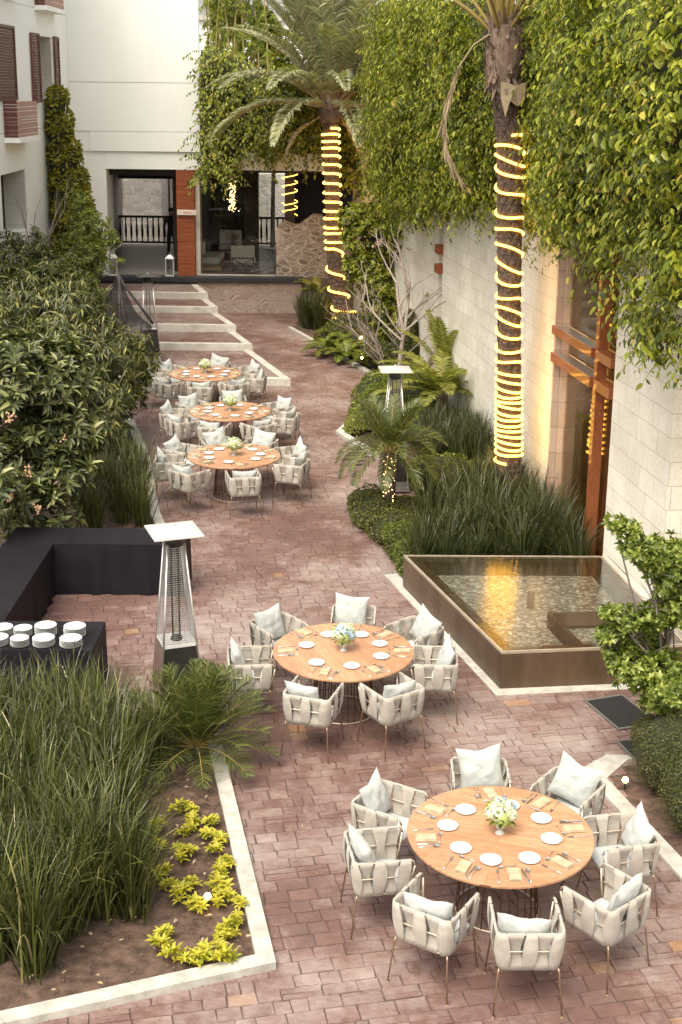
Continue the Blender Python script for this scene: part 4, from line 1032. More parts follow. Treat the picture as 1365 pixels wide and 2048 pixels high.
chair_roots = {}
rg_ = random.Random(21)
top_me = MB()
top_me.smooth = False
top_me.lathe([(.0, -.036), (.76, -.036), (.793, -.030), (.80, -.022), (.80, -.006), (.797, -.001), (.790, 0), (.0, 0)], 96, smooth=False)
top_me = top_me.mesh('table_top', M['table_wood'])
NR = 28
rods = []
for k in range(NR):
    a = 2 * PI * k / NR; c, s = math.cos(a), math.sin(a)
    rods.append(MB().tube([(.30 * c, .30 * s, .715), (.30 * c, .30 * s, .70), (.36 * c, .36 * s, .014)], .0065, 6).mesh('base_rod', M['rod']))
ring_lo = MB().tube([(.36 * math.cos(2 * PI * k / 40), .36 * math.sin(2 * PI * k / 40), .012) for k in range(40)], .009, 7, closed=True).mesh('base_ring', M['rail'])
ring_hi = MB().tube([(.30 * math.cos(2 * PI * k / 40), .30 * math.sin(2 * PI * k / 40), .706) for k in range(40)], .008, 6, closed=True).mesh('top_ring', M['rod'])
cross_me = MB()
for k in range(3): cross_me.box(-.30, .30, -.02, .02, .690, .7135, Matrix.Rotation(k * PI / 3, 4, 'Z'))
cross_me = cross_me.mesh('under_brace', M['rod'])
ZTAB = .75
for ti, ((tx, ty), seats) in enumerate(TABLES):
    rz = rg_.uniform(0, PI) if ti else math.radians(-15)
    T = thing('round_table', ['large round oak table laid for eight nearest the camera at bottom right', 'round oak table laid for seven beside the reflecting pool', 'round oak table laid for eight, nearest of the far row of three', 'round oak table laid for eight in the middle of the far row of three', 'round oak table laid for eight farthest away beside the terrace steps'][ti], 'table', (tx, ty, 0), rz, 'round dining tables')
    link('table_top', top_me, T, (0, 0, ZTAB))
    ped = link('pedestal', ring_lo, T); link('top_ring', ring_hi, ped); link('brace', cross_me, ped)
    for k in range(NR): link('rod', rods[k], ped)
    put('vase', vase_me, 'white footed vase holding the bouquet on the ' + TNAME[ti], 'vase', (tx, ty, ZTAB), 0, 'white footed vases')
    bouquet((tx, ty, ZTAB + .105), ['bouquet of white, green and blue hydrangeas on the ', 'bouquet of white and pale blue hydrangeas on the ', 'yellowish green and white bouquet on the ', 'white and green bouquet on the ', 'creamy white bouquet on the '][ti] + TNAME[ti], 50 + ti, {0: (8, 11, 3), 1: (5, 6, 10, 12), 2: (), 3: (), 4: ()}[ti])
    for si, (ang, rad) in enumerate(seats):
        a = math.radians(ang); c, s = math.cos(a), math.sin(a); where = clock(ang) + ' place, ' + TNAME[ti]
        crot = a + PI / 2 + math.radians(rg_.uniform(-6, 6)); parts = CH[(si + ti) % 3]
        cx, cy = tx + rad * c, ty + rad * s
        Tc = thing('armchair', 'woven strap armchair, ' + where, 'chair', (cx, cy, 0), crot, 'woven strap armchairs round the tables')
        link('frame', parts['frame'], Tc); link('seat', parts['seat'], Tc)
        link('woven_arm', parts['arm_left'], Tc); link('woven_arm', parts['arm_right'], Tc); link('woven_back', parts['back'], Tc)
        for lm in parts['legs']: link('leg', lm, Tc)
        # loose cushion on the seat
        p = link('cushion', PIL[(si * 2 + ti) % 6]); tag(p, 'pale square cushion in the armchair, ' + where, 'cushion', 'pale cushions in the armchairs')
        nearside = s < -.25; twist = math.radians(rg_.uniform(-4, 4) if nearside else rg_.choice([-15, -9, 3, 8, 13])); lean = math.radians(-17 if nearside else rg_.uniform(-20, -13)); sink = .03 if nearside else 0
        p.matrix_world = Matrix.Translation((cx, cy, 0)) @ Matrix.Rotation(crot + math.radians(rg_.uniform(-14, 14)), 4, 'Z') @ Matrix.Translation((rg_.uniform(-.03, .03), -.062, .456 - sink)) @ Matrix.Rotation(-lean, 4, 'X') @ Matrix.Translation((0, 0, .2)) @ Matrix.Rotation(twist, 4, 'Y') @ Matrix.Translation((0, 0, -.2 + abs(math.sin(twist)) * .12))
        # place setting; the diner faces the centre
        f = Vector((-c, -s, 0)); L = Vector((s, -c, 0)); base = Vector((tx, ty, ZTAB + .0008)); j = lambda q: rg_.uniform(-q, q)
        jx = j(.02); rzt = a + PI / 2 + j(.07)            # local +y towards the centre
        def at(r_, l): return base - f * (r_ + j(.012)) + L * (l + jx)
        ap = math.radians(ang - 20); pp = base + Vector((math.cos(ap), math.sin(ap), 0)) * (.455 + j(.02))
        put('side_plate', side_plate, 'white side plate, ' + where, 'plate', pp, 0, 'white side plates')
        put('napkin', NAP[rg_.randrange(4)], 'folded sand coloured napkin, ' + where, 'napkin', at(.655, j(.015)), rzt + j(.18), 'folded napkins')
        put('fork', CUT['fork'], 'dinner fork, ' + where, 'fork', at(.66, .125 + j(.012)), rzt + j(.16), 'dinner forks')
        put('knife', CUT['knife'], 'dinner knife beside napkin, ' + where, 'knife', at(.66, -.10 + j(.01)), rzt + j(.12), 'dinner knives')
        put('spoon', CUT['spoon'], 'dinner spoon outside the knife, ' + where, 'spoon', at(.655, -.135 + j(.01)), rzt + j(.12), 'dinner spoons')
        put('dessert_spoon', CUT['dessert_spoon'], 'small dessert spoon above the napkin, ' + where, 'spoon', at(.52, j(.03)), rzt + PI / 2 + j(.3), 'dessert spoons')

# ================================================================ BUFFET COUNTERS WITH BLACK CLOTHS AND STACKED PLATES
def cloth_counter(label, x0, x1, y0, y1, z=.75):
    cx, cy = (x0 + x1) / 2, (y0 + y1) / 2
    t = thing('buffet_table', label, 'table', (cx, cy, 0), group='black draped buffet counters')
    w, d = (x1 - x0) / 2, (y1 - y0) / 2
    MB().box(-w, w, -d, d, z - .008, z, bev=.003).build('top_cloth', M['black_cloth'], t)
    g = MB(); g.smooth = True; pts = []
    seg = [(-w, -d, w, -d), (w, -d, w, d), (w, d, -w, d), (-w, d, -w, -d)]
    for (ax, ay, bx, by) in seg:
        L = math.hypot(bx - ax, by - ay); n = int(L / .04); nx, ny = (by - ay) / L, -(bx - ax) / L
        def fn(u, v):
            q = noise.noise(Vector(((ax + (bx - ax) * u) * 2.3 + 5, (ay + (by - ay) * u) * 2.3, 2))) ; f = .022 * v * (1 + q) * math.sin(u * L * 11 + q * 6) * min(1, u * L * 5, (1 - u) * L * 5) + .012 * v
            return (ax + (bx - ax) * u + nx * (f + .001), ay + (by - ay) * u + ny * (f + .001), (z - .006) * (1 - v) + .006)
        g.grid(fn, n, 6)
    g.build('cloth_skirt', M['black_cloth'], t); return t
cloth_counter('black draped counter forming the back of the U, ending behind the near heater', -4.66, -2.16, 17.53, 18.22)
cloth_counter('black draped counter forming the left side of the U, under the loquat branches', -4.68, -3.985, 14.78, 17.52)
cloth_counter('black draped counter in front carrying the stacks of white plates', -4.68, -2.78, 13.92, 14.76)
dplate = MB().lathe([(.0, .004), (.07, .004), (.085, .008), (.122, .016), (.127, .018), (.126, .0155), (.085, .002), (.07, 0)], 36).mesh('dinner_plate', M['china'])
ordn = ['lowest', 'second', 'third', 'fourth', 'fifth', 'sixth', 'seventh', 'eighth', 'topmost']
STK = [(-3.90, 14.36, 6, .95, 'at left picture edge, the back row'), (-3.66, 14.34, 6, .84, 'second from left, the back row'), (-3.40, 14.36, 8, 1.0, 'third from left, the back row'), (-3.06, 14.34, 8, 1.0, 'rightmost in the back row'),
       (-3.88, 14.07, 6, .92, 'at left picture edge, the front row'), (-3.63, 14.05, 6, .84, 'second from left, the front row'), (-3.36, 14.07, 6, 1.0, 'third from left, the front row'), (-3.05, 14.06, 6, 1.0, 'rightmost in the front row')]
for (x, y, n, s_, wh) in STK:
    for k in range(n):
        o = link('dinner_plate', dplate, None, (x + rg_.uniform(-.003, .003), y + rg_.uniform(-.003, .003), .751 + k * .0150), rg_.uniform(0, 6)); o.scale = (s_, s_, 1)
        q = 'topmost' if k == n - 1 else ordn[k] + (' up' if k else '')
        tag(o, f'white dinner plate, {q}, stack {wh}', 'plate', 'stacked white dinner plates')

# ================================================================ PATIO HEATERS
def heater(loc, rz, label, dark=False):
    t = thing('patio_heater', label, 'patio heater', loc, rz, 'pyramid patio heaters'); t.scale = (1, 1, 1.05)
    def fr(g, w0, z0, w1, z1, cap=True):
        g.add([(-w0, -w0, z0), (w0, -w0, z0), (w0, w0, z0), (-w0, w0, z0), (-w1, -w1, z1), (w1, -w1, z1), (w1, w1, z1), (-w1, w1, z1)], [(0, 1, 5, 4), (1, 2, 6, 5), (2, 3, 7, 6), (3, 0, 4, 7)] + ([(3, 2, 1, 0), (4, 5, 6, 7)] if cap else [])); return g
    fr(MB(), .265, .03, .262, .10).build('base_plate', M['inox'], t)
    W = lambda z: .25 - (z - .1) * (.25 - .095) / 1.86
    body = thing_part = fr(MB(), W(.1) - .005, .105, W(.83) - .005, .83).build('gas_cabinet', M['heat_black'], t)
    g = MB(); fr(g, W(.1), .101, W(.2), .2); g.build('cabinet_foot', M['inox'], body)
    for sx_ in (-1, 1):
        g = MB(); a, b = W(.12), W(.82)
        g.add([(sx_ * (a + .002), -a + .02, .12), (sx_ * (a + .002), a - .02, .12), (sx_ * (b + .002), b - .02, .82), (sx_ * (b + .002), -b + .02, .82)], [(0, 1, 2, 3)] if sx_ > 0 else [(3, 2, 1, 0)]); g.build('side_panel', M['heat_side'], body)
    for sx_ in (-1, 1):
        for sy_ in (-1, 1):
            a, b = W(.1), W(1.96); MB().tube([(sx_ * a, sy_ * a, .1), (sx_ * b, sy_ * b, 1.96)], .012, 6).build('corner_post', M['inox'], t)
    fr(MB(), W(.83), .832, W(.85), .86).build('shelf', M['hood'], t)
    MB().lathe([(.07, .861), (.06, .89), (.05, .90)], 20).build('burner', M['heat_black'], t)
    for f_ in range(4):
        g = MB(); R4 = Matrix.Rotation(f_ * PI / 2, 4, 'Z')
        for k in range(44):
            z = .88 + k * 1.04 / 43; w = W(z) - .003; g.tube([R4 @ Vector((-w, -w - .004, z)), R4 @ Vector((w, -w - .004, z))], .0030, 4, caps=False)
        for q in (-.33, .33): a, b = W(.88), W(1.92); g.tube([R4 @ Vector((q * a, -a, .88)), R4 @ Vector((q * b, -b, 1.92))], .003, 4)
        g.build('wire_guard', M['inox'], t)
    MB().lathe([(.05, .90), (.05, 1.93)], 20).build('glass_tube', M['glass_clear'], t)
    MB().lathe([(.10, 1.93), (.105, 1.95), (.105, 2.04), (.07, 2.06)], 20).build('burner_head', M['heat_black'], t)
    g = MB(); w = .275; hm = 'heat_black' if dark else 'hood'
    g.add([(-w, -w, 2.07), (w, -w, 2.07), (w, w, 2.07), (-w, w, 2.07), (-w, -w, 2.085), (w, -w, 2.085), (w, w, 2.085), (-w, w, 2.085), (-.05, -.05, 2.135), (.05, -.05, 2.135), (.05, .05, 2.135), (-.05, .05, 2.135)],
          [(3, 2, 1, 0), (0, 1, 5, 4), (1, 2, 6, 5), (2, 3, 7, 6), (3, 0, 4, 7), (4, 5, 9, 8), (5, 6, 10, 9), (6, 7, 11, 10), (7, 4, 8, 11), (8, 9, 10, 11)]); h = g.build('hood', M[hm], t)
    MB().lathe([(.02, 2.136), (.02, 2.155), (.0, 2.16)], 10).build('hood_bolt', M['inox'], h)
    return t
heater((-1.83, 13.93, 0), math.radians(20), 'tall steel pyramid heater nearest the camera, standing beside the black counters')
heater((.93, 22.75, 0), math.radians(4), 'steel pyramid heater behind the small date palm on the right')
heater((-4.83, 32.9, .17), math.radians(14), 'pyramid heater with dark hood behind the left trees next to the shade net', True)

# ================================================================ VEGETATION
def plant_root(name, label, cat, loc=(0, 0, 0), group=None): return thing(name, label, cat, loc, 0, group)
def shift(P, loc): return P - np.array(loc)

# ---- creeper hanging over the right wall (and round to the back facade)
def wall_ivy(name, label, s0, s1, zlo, zhi, dep, nshoot, leaf, mat, seed=0, z_lim=None, kind='oval', group=None, shoot=(.35, .85), step=None, frame=None):
    """zlo(s), zhi(s) outline, dep(s,z) thickness; frame maps (s,off,z)->world"""
    fr = frame or (lambda s, o, z: np.stack([WO.x + WD.x * s + WN.x * o, WO.y + WD.y * s + WN.y * o, z], -1))
    w = lambda v: (fr(v[:, 0], v[:, 1], v[:, 2]) - fr(np.zeros(len(v)), np.zeros(len(v)), np.zeros(len(v))))
    s = RNG.uniform(s0, s1, nshoot); lo = zlo(s); hi = zhi(s); u = RNG.uniform(0, 1, nshoot); z = lo + (hi - lo) * u
    d = dep(s, z) * (.55 + .5 * RNG.random(nshoot) ** .5)
    clump = np.array([noise.noise(Vector((a * 1.15, b * 1.15, seed))) for a, b in zip(s, z)]) + .6 * np.array([noise.noise(Vector((a * 3.1, b * 3.1, seed + 5))) for a, b in zip(s, z)])
    d = d * (1 + .8 * clump) + .05
    keep = RNG.random(nshoot) < np.clip(.70 + 1.9 * clump, .06, 1)
    s, z, d = s[keep], z[keep], d[keep]; n = len(s)
    L = RNG.uniform(shoot[0], shoot[1], n); st = step or leaf * .62; K = int(shoot[1] / st) + 1
    az = RNG.uniform(-1.1, 1.1, n); el = RNG.uniform(-.3, .75, n)
    v = np.stack([np.sin(az) * np.cos(el), np.cos(az) * np.cos(el) * .8, np.sin(el)], -1)
    pos = np.stack([s, d, z], -1); P, D, N = [], [], []
    for k in range(K):
        ok = k * st < L
        side = np.where((np.arange(n) + k) % 2, 1., -1.)
        ax = nrmz(np.cross(v, np.array([0, 0, 1.]) + 0 * v)); 
        ld = v * .35 + ax * side[:, None] * .7 + np.array([0, .12, -.75]) + RNG.normal(size=(n, 3)) * .18
        P.append(pos[ok]); D.append(ld[ok]); N.append((np.array([0, 1., .55]) + RNG.normal(size=(n, 3)) * .28)[ok])
        pos = pos + v * st; v = nrmz(v + np.array([0, -.05, -.14]) + RNG.normal(size=(n, 3)) * .05)
        pos[:, 1] = np.maximum(pos[:, 1], .04)
    P, D, N = map(np.concatenate, (P, D, N))
    if z_lim is not None: ok = P[:, 2] > z_lim(P[:, 0]); P, D, N = P[ok], D[ok], N[ok]
    Pw = fr(P[:, 0], P[:, 1], P[:, 2]); Dw, Nw = w(D), w(N)
    root = plant_root(name, label, 'climbing plant', tuple(Pw.mean(0).round(2)[:2]) + (0,), group)
    link('foliage', leaf_mesh(name, M[mat], shift(Pw, root.location), Dw, Nw, leaf * (.45 + .9 * RNG.random(len(Pw)) ** 1.3), kind=kind), root)
    # dark solid backing behind the leaves, deep shade put into its colour
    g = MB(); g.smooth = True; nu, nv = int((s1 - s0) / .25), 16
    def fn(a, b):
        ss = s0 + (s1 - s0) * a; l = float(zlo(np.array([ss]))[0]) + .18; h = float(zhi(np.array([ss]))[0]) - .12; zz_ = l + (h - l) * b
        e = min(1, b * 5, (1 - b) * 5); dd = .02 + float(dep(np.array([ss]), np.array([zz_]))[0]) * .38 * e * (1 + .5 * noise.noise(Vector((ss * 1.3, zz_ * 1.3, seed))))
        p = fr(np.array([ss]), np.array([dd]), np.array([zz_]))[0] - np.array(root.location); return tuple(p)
    g.grid(fn, nu, nv); g.build('shade_backing', M['ivy_back'], root)
    return root, n
I = np.interp
zlo1 = lambda s: I(s, [-4, -2.4, -1.5, -.8, -.2, .6, 1.5, 2.4, 3.2, 4.2, 5.2, 6.5, 8], [4.05, 4.1, 4.3, 4.6, 4.8, 4.85, 4.85, 4.85, 4.75, 4.95, 4.85, 4.7, 4.6]) + .16 * np.sin(s * 5.1) + .08 * np.sin(s * 11.7)
zhi1 = lambda s: 8.55 + .25 * np.sin(s * 1.7)
def dep1(s, z):
    b = I(s, [-4, 0, 1.3, 2.0, 3.9, 5.2, 6.5, 8], [.95, .95, .7, .30, .26, .38, .75, .8]); zz_ = (z - zlo1(s)) / 4.2
    return b * np.clip(.30 + 1.3 * zz_ * (1.25 - zz_), .2, 1)
wall_ivy('wall_creeper', 'thick glossy creeper hanging over the right stone wall above the tall window', -4.2, 3.0, zlo1, zhi1, dep1, 4800, .105, 'ivy', 1, shoot=(.3, .7), z_lim=lambda s: zlo1(s) - .42)
wall_ivy('wall_creeper', 'broad curtain of leafy creeper on the stone wall directly behind the near lit palm', 3.0, 8.6, zlo1, zhi1, dep1, 3600, .10, 'ivy', 2, shoot=(.35, .8))
zlo2 = lambda s: I(s, [8, 9.5, 11.5, 13, 15, 18, 21, 24.5], [4.6, 4.4, 4.2, 4.0, 4.05, 3.9, 3.7, 3.6]) + .18 * np.sin(s * 3.7)
zhi2 = lambda s: 8.75 + .2 * np.sin(s * 1.3)
def dep2(s, z):
    zz_ = (z - zlo2(s)) / 4.6; return I(s, [8, 12, 15, 17.6], [.8, .95, .8, .5]) * np.clip(.3 + 1.3 * zz_ * (1.2 - zz_), .2, 1)
wall_ivy('wall_creeper', 'dense light green creeper on the right wall between the two lit palms', 8.5, 17.6, zlo2, zhi2, dep2, 5400, .108, 'ivy_far', 3, shoot=(.35, .85))
# back facade
FRb = lambda s, o, z: np.stack([s, 41.9 - o, z], -1)
zlo3 = lambda x: I(x, [-4.75, -4.4, -3.9, -3.4, -3.0, -2.4, -1.8, -1, -.3, .4, 1.2], [5.2, 4.3, 3.95, 4.1, 4.7, 4.75, 4.6, 4.8, 4.5, 4.0, 3.2]) + .12 * np.sin(x * 6)
zhi3 = lambda x: I(x, [-4.75, -4.45, -3.8, -3, -2.2, -1, 1.2], [6.6, 7.9, 8.15, 7.6, 7.35, 7.5, 8.0])
def dep3(x, z): return I(x, [-4.75, -4.2, -3.2, -1, 1.2], [.2, .6, .75, .6, 1.0]) * np.clip(1.15 - .12 * (z - 4), .4, 1.2)
wall_ivy('wall_creeper', 'creeper covering the back building above the veranda lintel, behind the far palm', -4.38, 1.2, zlo3, zhi3, dep3, 2700, .115, 'ivy_far', 4, frame=FRb, shoot=(.3, .9))
for k, (x, z0) in enumerate(((-2.25, 4.9), (-1.65, 4.9), (-1.2, 4.95), (-.55, 4.9), (-3.15, 5.0), (-.1, 4.7))):
    P, D, N = [], [], []; xx, z = x, z0; r = random.Random(k); ln = r.uniform(.5, .95)
    while z > z0 - ln: P.append((xx, 41.7, z)); D.append((r.uniform(-1, 1), -.2, -.6)); N.append((0, -1, .3)); z -= .055; xx += r.uniform(-.03, .03)
    t = plant_root('creeper_shoot', 'thin creeper shoot over the veranda lintel, ' + ['third from left', 'fourth from left', 'fifth from left', 'second from right', 'leftmost', 'rightmost'][k], 'climbing plant', (x, 41.7, 0), 'creeper shoots dangling over the veranda lintel')
    link('leaves', leaf_mesh('shoot', M['ivy_far'], shift(np.array(P), t.location), np.array(D), np.array(N), .12, 'oval'), t)
# left wing creeper column
FRl = lambda s, o, z: np.stack([-8.36 + o, s, z], -1)
zl4 = lambda s: np.full_like(s, 1.6); zh4 = lambda s: I(s, [37.6, 38.1, 38.7, 39.8], [5.6, 6.75, 6.85, 5.0])
dep4 = lambda s, z: I(z, [1.6, 3.2, 4.2, 5.5, 6.9], [1.05, .95, .65, .40, .2])
COL = [(-8.05, 38.4, 6.35, .26, .5, .5), (-8.0, 38.4, 5.6, .36, .55, .7), (-7.9, 38.4, 4.8, .46, .6, .7), (-7.8, 38.4, 4.0, .56, .7, .7), (-7.72, 38.4, 3.2, .62, .8, .8), (-7.65, 38.4, 2.2, .7, .9, .9)]

# ---- palms
def helix(points_z, centre, rad, n=20, phase=0.):
    out = []
    for k in range(len(points_z) - 1):
        for q in range(n):
            f = q / n; z = points_z[k] * (1 - f) + points_z[k + 1] * f; a = -PI / 2 + 2 * PI * f + phase; c = centre(z); rr = rad(z)
            out.append((c[0] + rr * math.cos(a), c[1] + rr * math.sin(a), z))
    return out
def palm_trunk(centre, rad, z0, z1, rows, name, mat, par, nb=9):
    """trunk with overlapping diamond leaf scars"""
    V = []; F = []; na = nb * 6; nz = int((z1 - z0) / .014)
    for i in range(nz + 1):
        z = z0 + (z1 - z0) * i / nz; c = centre(z)
        for k in range(na):
            a = k / na; v = z / rows; row = math.floor(v); fz = v - row
            # two interleaved lattices -> diamonds
            p = (a * nb + z / (2 * rows)) % 1; q = (a * nb - z / (2 * rows)) % 1
            d = min(p, 1 - p, q, 1 - q); h = min(1, d * 5) ; sl = 1 - ((z / rows) % 1) * .4
            r = rad(z) * (1 + .15 * (h * sl - .5) + .04 * noise.noise(Vector((a * 30, z * 9, 0))))
            V.append((c[0] + r * math.cos(2 * PI * a) - par.location.x, c[1] + r * math.sin(2 * PI * a) - par.location.y, z))
    for i in range(nz):
        for k in range(na): F.append((i * na + k, i * na + (k + 1) % na, (i + 1) * na + (k + 1) % na, (i + 1) * na + k))
    me = bpy.data.meshes.new(name); me.from_pydata(V, [], F); me.materials.append(mat); me.update(); return link(name, me, par)
def frond(length, elev, curve, nleaf, lmax, mat, seed=0, vee=.5, lw=.014, petiole=.12, droop=.35, swirl=0., tip=.25, thick=.018, sweep=.9, pm='petiole'):
    """pinnate frond along +x; returns mesh with rachis (material 1) and leaflets (material 0)"""
    rg = np.random.default_rng(seed); n = 22; pts = []; p = np.zeros(3); e = elev; y = 0
    for i in range(n + 1):
        pts.append(p.copy()); t = i / n; e = elev - curve * t ** 1.3; p = p + np.array([math.cos(e), swirl * t * .5, math.sin(e)]) * length / n
    pts = np.array(pts); g = MB(); g.cur = 1; g.tube([tuple(q) for q in pts[::2]], [thick * (1 - .85 * i / 11) for i in range(12)], 5, caps=False); g.cur = 0
    for i in range(nleaf):
        t = petiole + (1 - petiole) * (i + .5) / nleaf; f = t * n; k = min(n - 1, int(f)); c = pts[k] + (pts[k + 1] - pts[k]) * (f - k); T = nrmz(pts[min(n, k + 1)] - pts[max(0, k - 1)])
        S = nrmz(np.cross(T, UP)) if abs(T[2]) < .98 else np.array([0, 1., 0]); U = np.cross(S, T)
        u = (i + .5) / nleaf; L = lmax * (math.sin(PI * min(1, u * .82 + .14)) ** .7) * rg.uniform(.85, 1.08)
        for sg in (-1, 1):
            d = S * sg * sweep + T * (.55 + .6 * u) + U * vee + rg.normal(size=3) * .09; d = nrmz(d); d2 = nrmz(d - UP * droop * (1 + .3 * rg.normal()))
            wv = nrmz(np.cross(d, U + rg.normal(size=3) * .2)) * lw
            a = c + wv * .5; b = c - wv * .5; m1 = c + d * L * .5; m2 = m1 + d2 * L * .5
            g.add([a, b, m1 - wv, m1 + wv, m2], [(0, 1, 2, 3), (3, 2, 4)])
    return g.mesh('frond', [mat, M[pm]])
def place_frond(me, par, loc, az, name='frond', roll=0.):
    o = link(name, me, par, loc); o.rotation_euler = (roll, 0, az); return o
# near palm
C1 = lambda z: (I(z, [0, 1.02, 3.69, 6.24, 6.91, 7.78, 9], [2.79, 2.75, 2.64, 2.54, 2.43, 2.37, 2.34]), 21.0)
R1 = lambda z: I(z, [0, .5, 1.2, 3.5, 6, 6.9, 9], [.25, .225, .195, .178, .198, .21, .22])
p1 = thing('palm_tree', 'tall near date palm with scaly rope lit trunk and one hanging dead frond', 'palm tree', (2.79, 21.0, 0))
palm_trunk(C1, R1, 0, 7.25, .13, 'trunk', M['palm_bark'], p1)
g = MB(); r = random.Random(2)
g.smooth = True
g.lathe([(.21, 6.9), (.25, 7.1), (.275, 7.4), (.27, 7.8), (.2, 8.0)], 20, (C1(7.4)[0] - 2.79, 0, 0)); g.smooth = False
for k in range(230):
    a = r.uniform(0, 2 * PI); z = r.uniform(6.85, 8.0); cx = C1(z)[0] - 2.79; rr = .23; L = r.uniform(.08, .2); o = r.uniform(.02, .09); w = r.uniform(.02, .05); dn = r.random() < .35
    ca, sa = math.cos(a), math.sin(a); zz2 = z + (-L if dn else L)
    g.add([(cx + rr * ca - w * sa, rr * sa + w * ca, z), (cx + rr * ca + w * sa, rr * sa - w * ca, z), (cx + (rr + o) * ca + w * .5 * sa + r.uniform(-.03, .03), (rr + o) * sa - w * .5 * ca, zz2), (cx + (rr + o + .02) * ca - w * .5 * sa, (rr + o + .02) * sa + w * .5 * ca, zz2 + r.uniform(-.03, .03)), (cx + (rr + .01) * ca, (rr + .01) * sa, z - .03)], [(0, 1, 2, 3), (0, 4, 1), (1, 4, 2), (0, 3, 4)])
g.build('boot_sheath', M['palm_fibre'], p1)
g = MB()
g.add([(-.42 - .08, -.27, 6.98), (-.27, -.32, 6.92), (-.24, -.30, 6.62), (-.36, -.34, 6.70), (-.42, -.33, 6.46), (-.50, -.28, 6.75)], [(0, 5, 4, 3, 2, 1)])
g.add([(-.28, -.30, 6.92), (-.12, -.27, 6.98), (-.14, -.31, 6.72), (-.24, -.34, 6.62)], [(0, 3, 2, 1)]); g.v = [(x + .05, y, z + .05) for x, y, z in g.v]
g.build('dead_sheath', M['palm_dead'], p1)
fm = [frond(2.9, math.radians(e), c_, 62, .42, M['palm_leaf'], seed=i, lw=.017, petiole=.28, thick=.03) for i, (e, c_) in enumerate(((84, .7), (76, .9), (66, 1.1), (55, 1.3), (42, 1.5), (80, .4)))]
for k in range(30):
    a = k * 2.399; q = k % 6; e_in = .10 if q in (0, 1, 5) else .16
    place_frond(fm[q], p1, (C1(7.9)[0] - 2.79 + e_in * math.cos(a), e_in * math.sin(a), 7.78 + (.15 if q in (0, 5) else 0) - .05 * (q == 4)), a)
pf = [(2.30, 20.9, 7.68), (2.14, 20.85, 7.70), (1.92, 20.8, 7.56), (1.70, 20.8, 7.22), (1.58, 20.8, 6.85), (1.50, 20.8, 6.48), (1.53, 20.8, 6.1), (1.64, 20.8, 5.82), (1.78, 20.8, 5.60)]
g = MB(); g.cur = 1; g.tube([(x - 2.79, y - 21, z) for x, y, z in pf], [.016, .015, .013, .012, .01, .009, .008, .006, .004], 5); g.cur = 0
for i in range(260):
    t = r.uniform(.34, 1) * 7.99; k = int(t); f = t - k; q0, q1 = Vector(pf[k]), Vector(pf[k + 1]); c = q0.lerp(q1, f) - Vector((2.79, 21, 0)); T_ = (q1 - q0).normalized()
    d = (T_ + Vector((r.uniform(-.22, .22), r.uniform(-.2, .2), -.25))).normalized(); L = r.uniform(.2, .42) * (1 if t > 3.5 else .7); w = Vector((r.uniform(-1, 1), r.uniform(-1, 1), 0)).normalized() * .008
    g.add([c - w, c + w, c + d * L * .6 + w, c + d * L + Vector((r.uniform(-.02, .03), 0, 0))], [(0, 1, 2, 3)])
link('dead_frond', g.mesh('dead_frond', [M['palm_dead'], M['palm_dead']]), p1)
ropez = [6.24, 6.04, 5.85, 5.68, 5.39, 4.99, 4.79, 4.5, 4.21, 3.99, 3.72, 3.53, 3.37, 3.15, 2.89, 2.71, 2.5, 2.38, 2.25, 2.15, 2.05, 1.97, 1.86, 1.78, 1.67, 1.58, 1.48, 1.38, 1.29, 1.19, 1.02]
rj = random.Random(5); tilt = [rj.uniform(-.05, .05) for _ in ropez]
hp = helix(ropez, C1, lambda z: R1(z) + .026)
hp = [(x, y, z + .045 * math.sin(i / 20 * (2 * PI + 1.3) + .8 * math.sin(i / 31)) * (1 if z > 2.6 else .35)) for i, (x, y, z) in enumerate(hp)]
o = MB().tube(hp, .0205, 7).build('rope_light', M['rope']); tag(o, 'warm glowing rope light wound many times round the near palm trunk', 'rope light', 'rope lights round the palm trunks')
# far palm
C2 = lambda z: (I(z, [0, .3, 1.11, 1.65, 2.6, 5.7, 7], [.17, .09, -.13, -.22, -.28, -.39, -.37]), 38.8)
R2 = lambda z: I(z, [0, .25, .8, 1.5, 5.6, 6.6], [.42, .33, .25, .215, .205, .26])
p2 = thing('palm_tree', 'far date palm with full grey green crown and rope lit trunk curving at its foot', 'palm tree', (.17, 38.8, 0))
palm_trunk(C2, R2, 0, 6.45, .12, 'trunk', M['palm_bark'], p2, 8)
g = MB(); g.smooth = True; g.lathe([(.24, 5.95), (.32, 6.2), (.34, 6.5), (.22, 6.75)], 16, (C2(6.3)[0] - .17, 0, 0)); g.smooth = False
for k in range(110):
    a = r.uniform(0, 2 * PI); z = r.uniform(5.9, 6.5); cx = C2(z)[0] - .17; rr = .27; L = r.uniform(.12, .3); ca, sa = math.cos(a), math.sin(a); w = .035
    g.add([(cx + rr * ca - w * sa, rr * sa + w * ca, z), (cx + rr * ca + w * sa, rr * sa - w * ca, z), (cx + (rr + .16) * ca, (rr + .16) * sa, z + L)], [(0, 1, 2)])
g.build('boot_sheath', M['palm_fibre'], p2)
f2 = [frond(3.7, math.radians(e), c_, 92, .52, M['palm_leaf'], seed=40 + i, lw=.026, petiole=.16, thick=.035, droop=.25 + .1 * i, pm='petiole_g') for i, (e, c_) in enumerate(((88, .2), (80, .35), (71, .6), (58, .95), (40, 1.35), (16, 1.3)))]
k = 0
for q, cnt in ((0, 14), (1, 16), (2, 14), (3, 13), (4, 12), (5, 9)):
    for i in range(cnt):
        a = 2 * PI * i / cnt + q * .55 + r.uniform(-.12, .12)
        place_frond(f2[q], p2, (C2(6.5)[0] - .17 + .14 * math.cos(a), .14 * math.sin(a), 6.55 - .05 * q), a, roll=r.uniform(-.15, .15)); k += 1
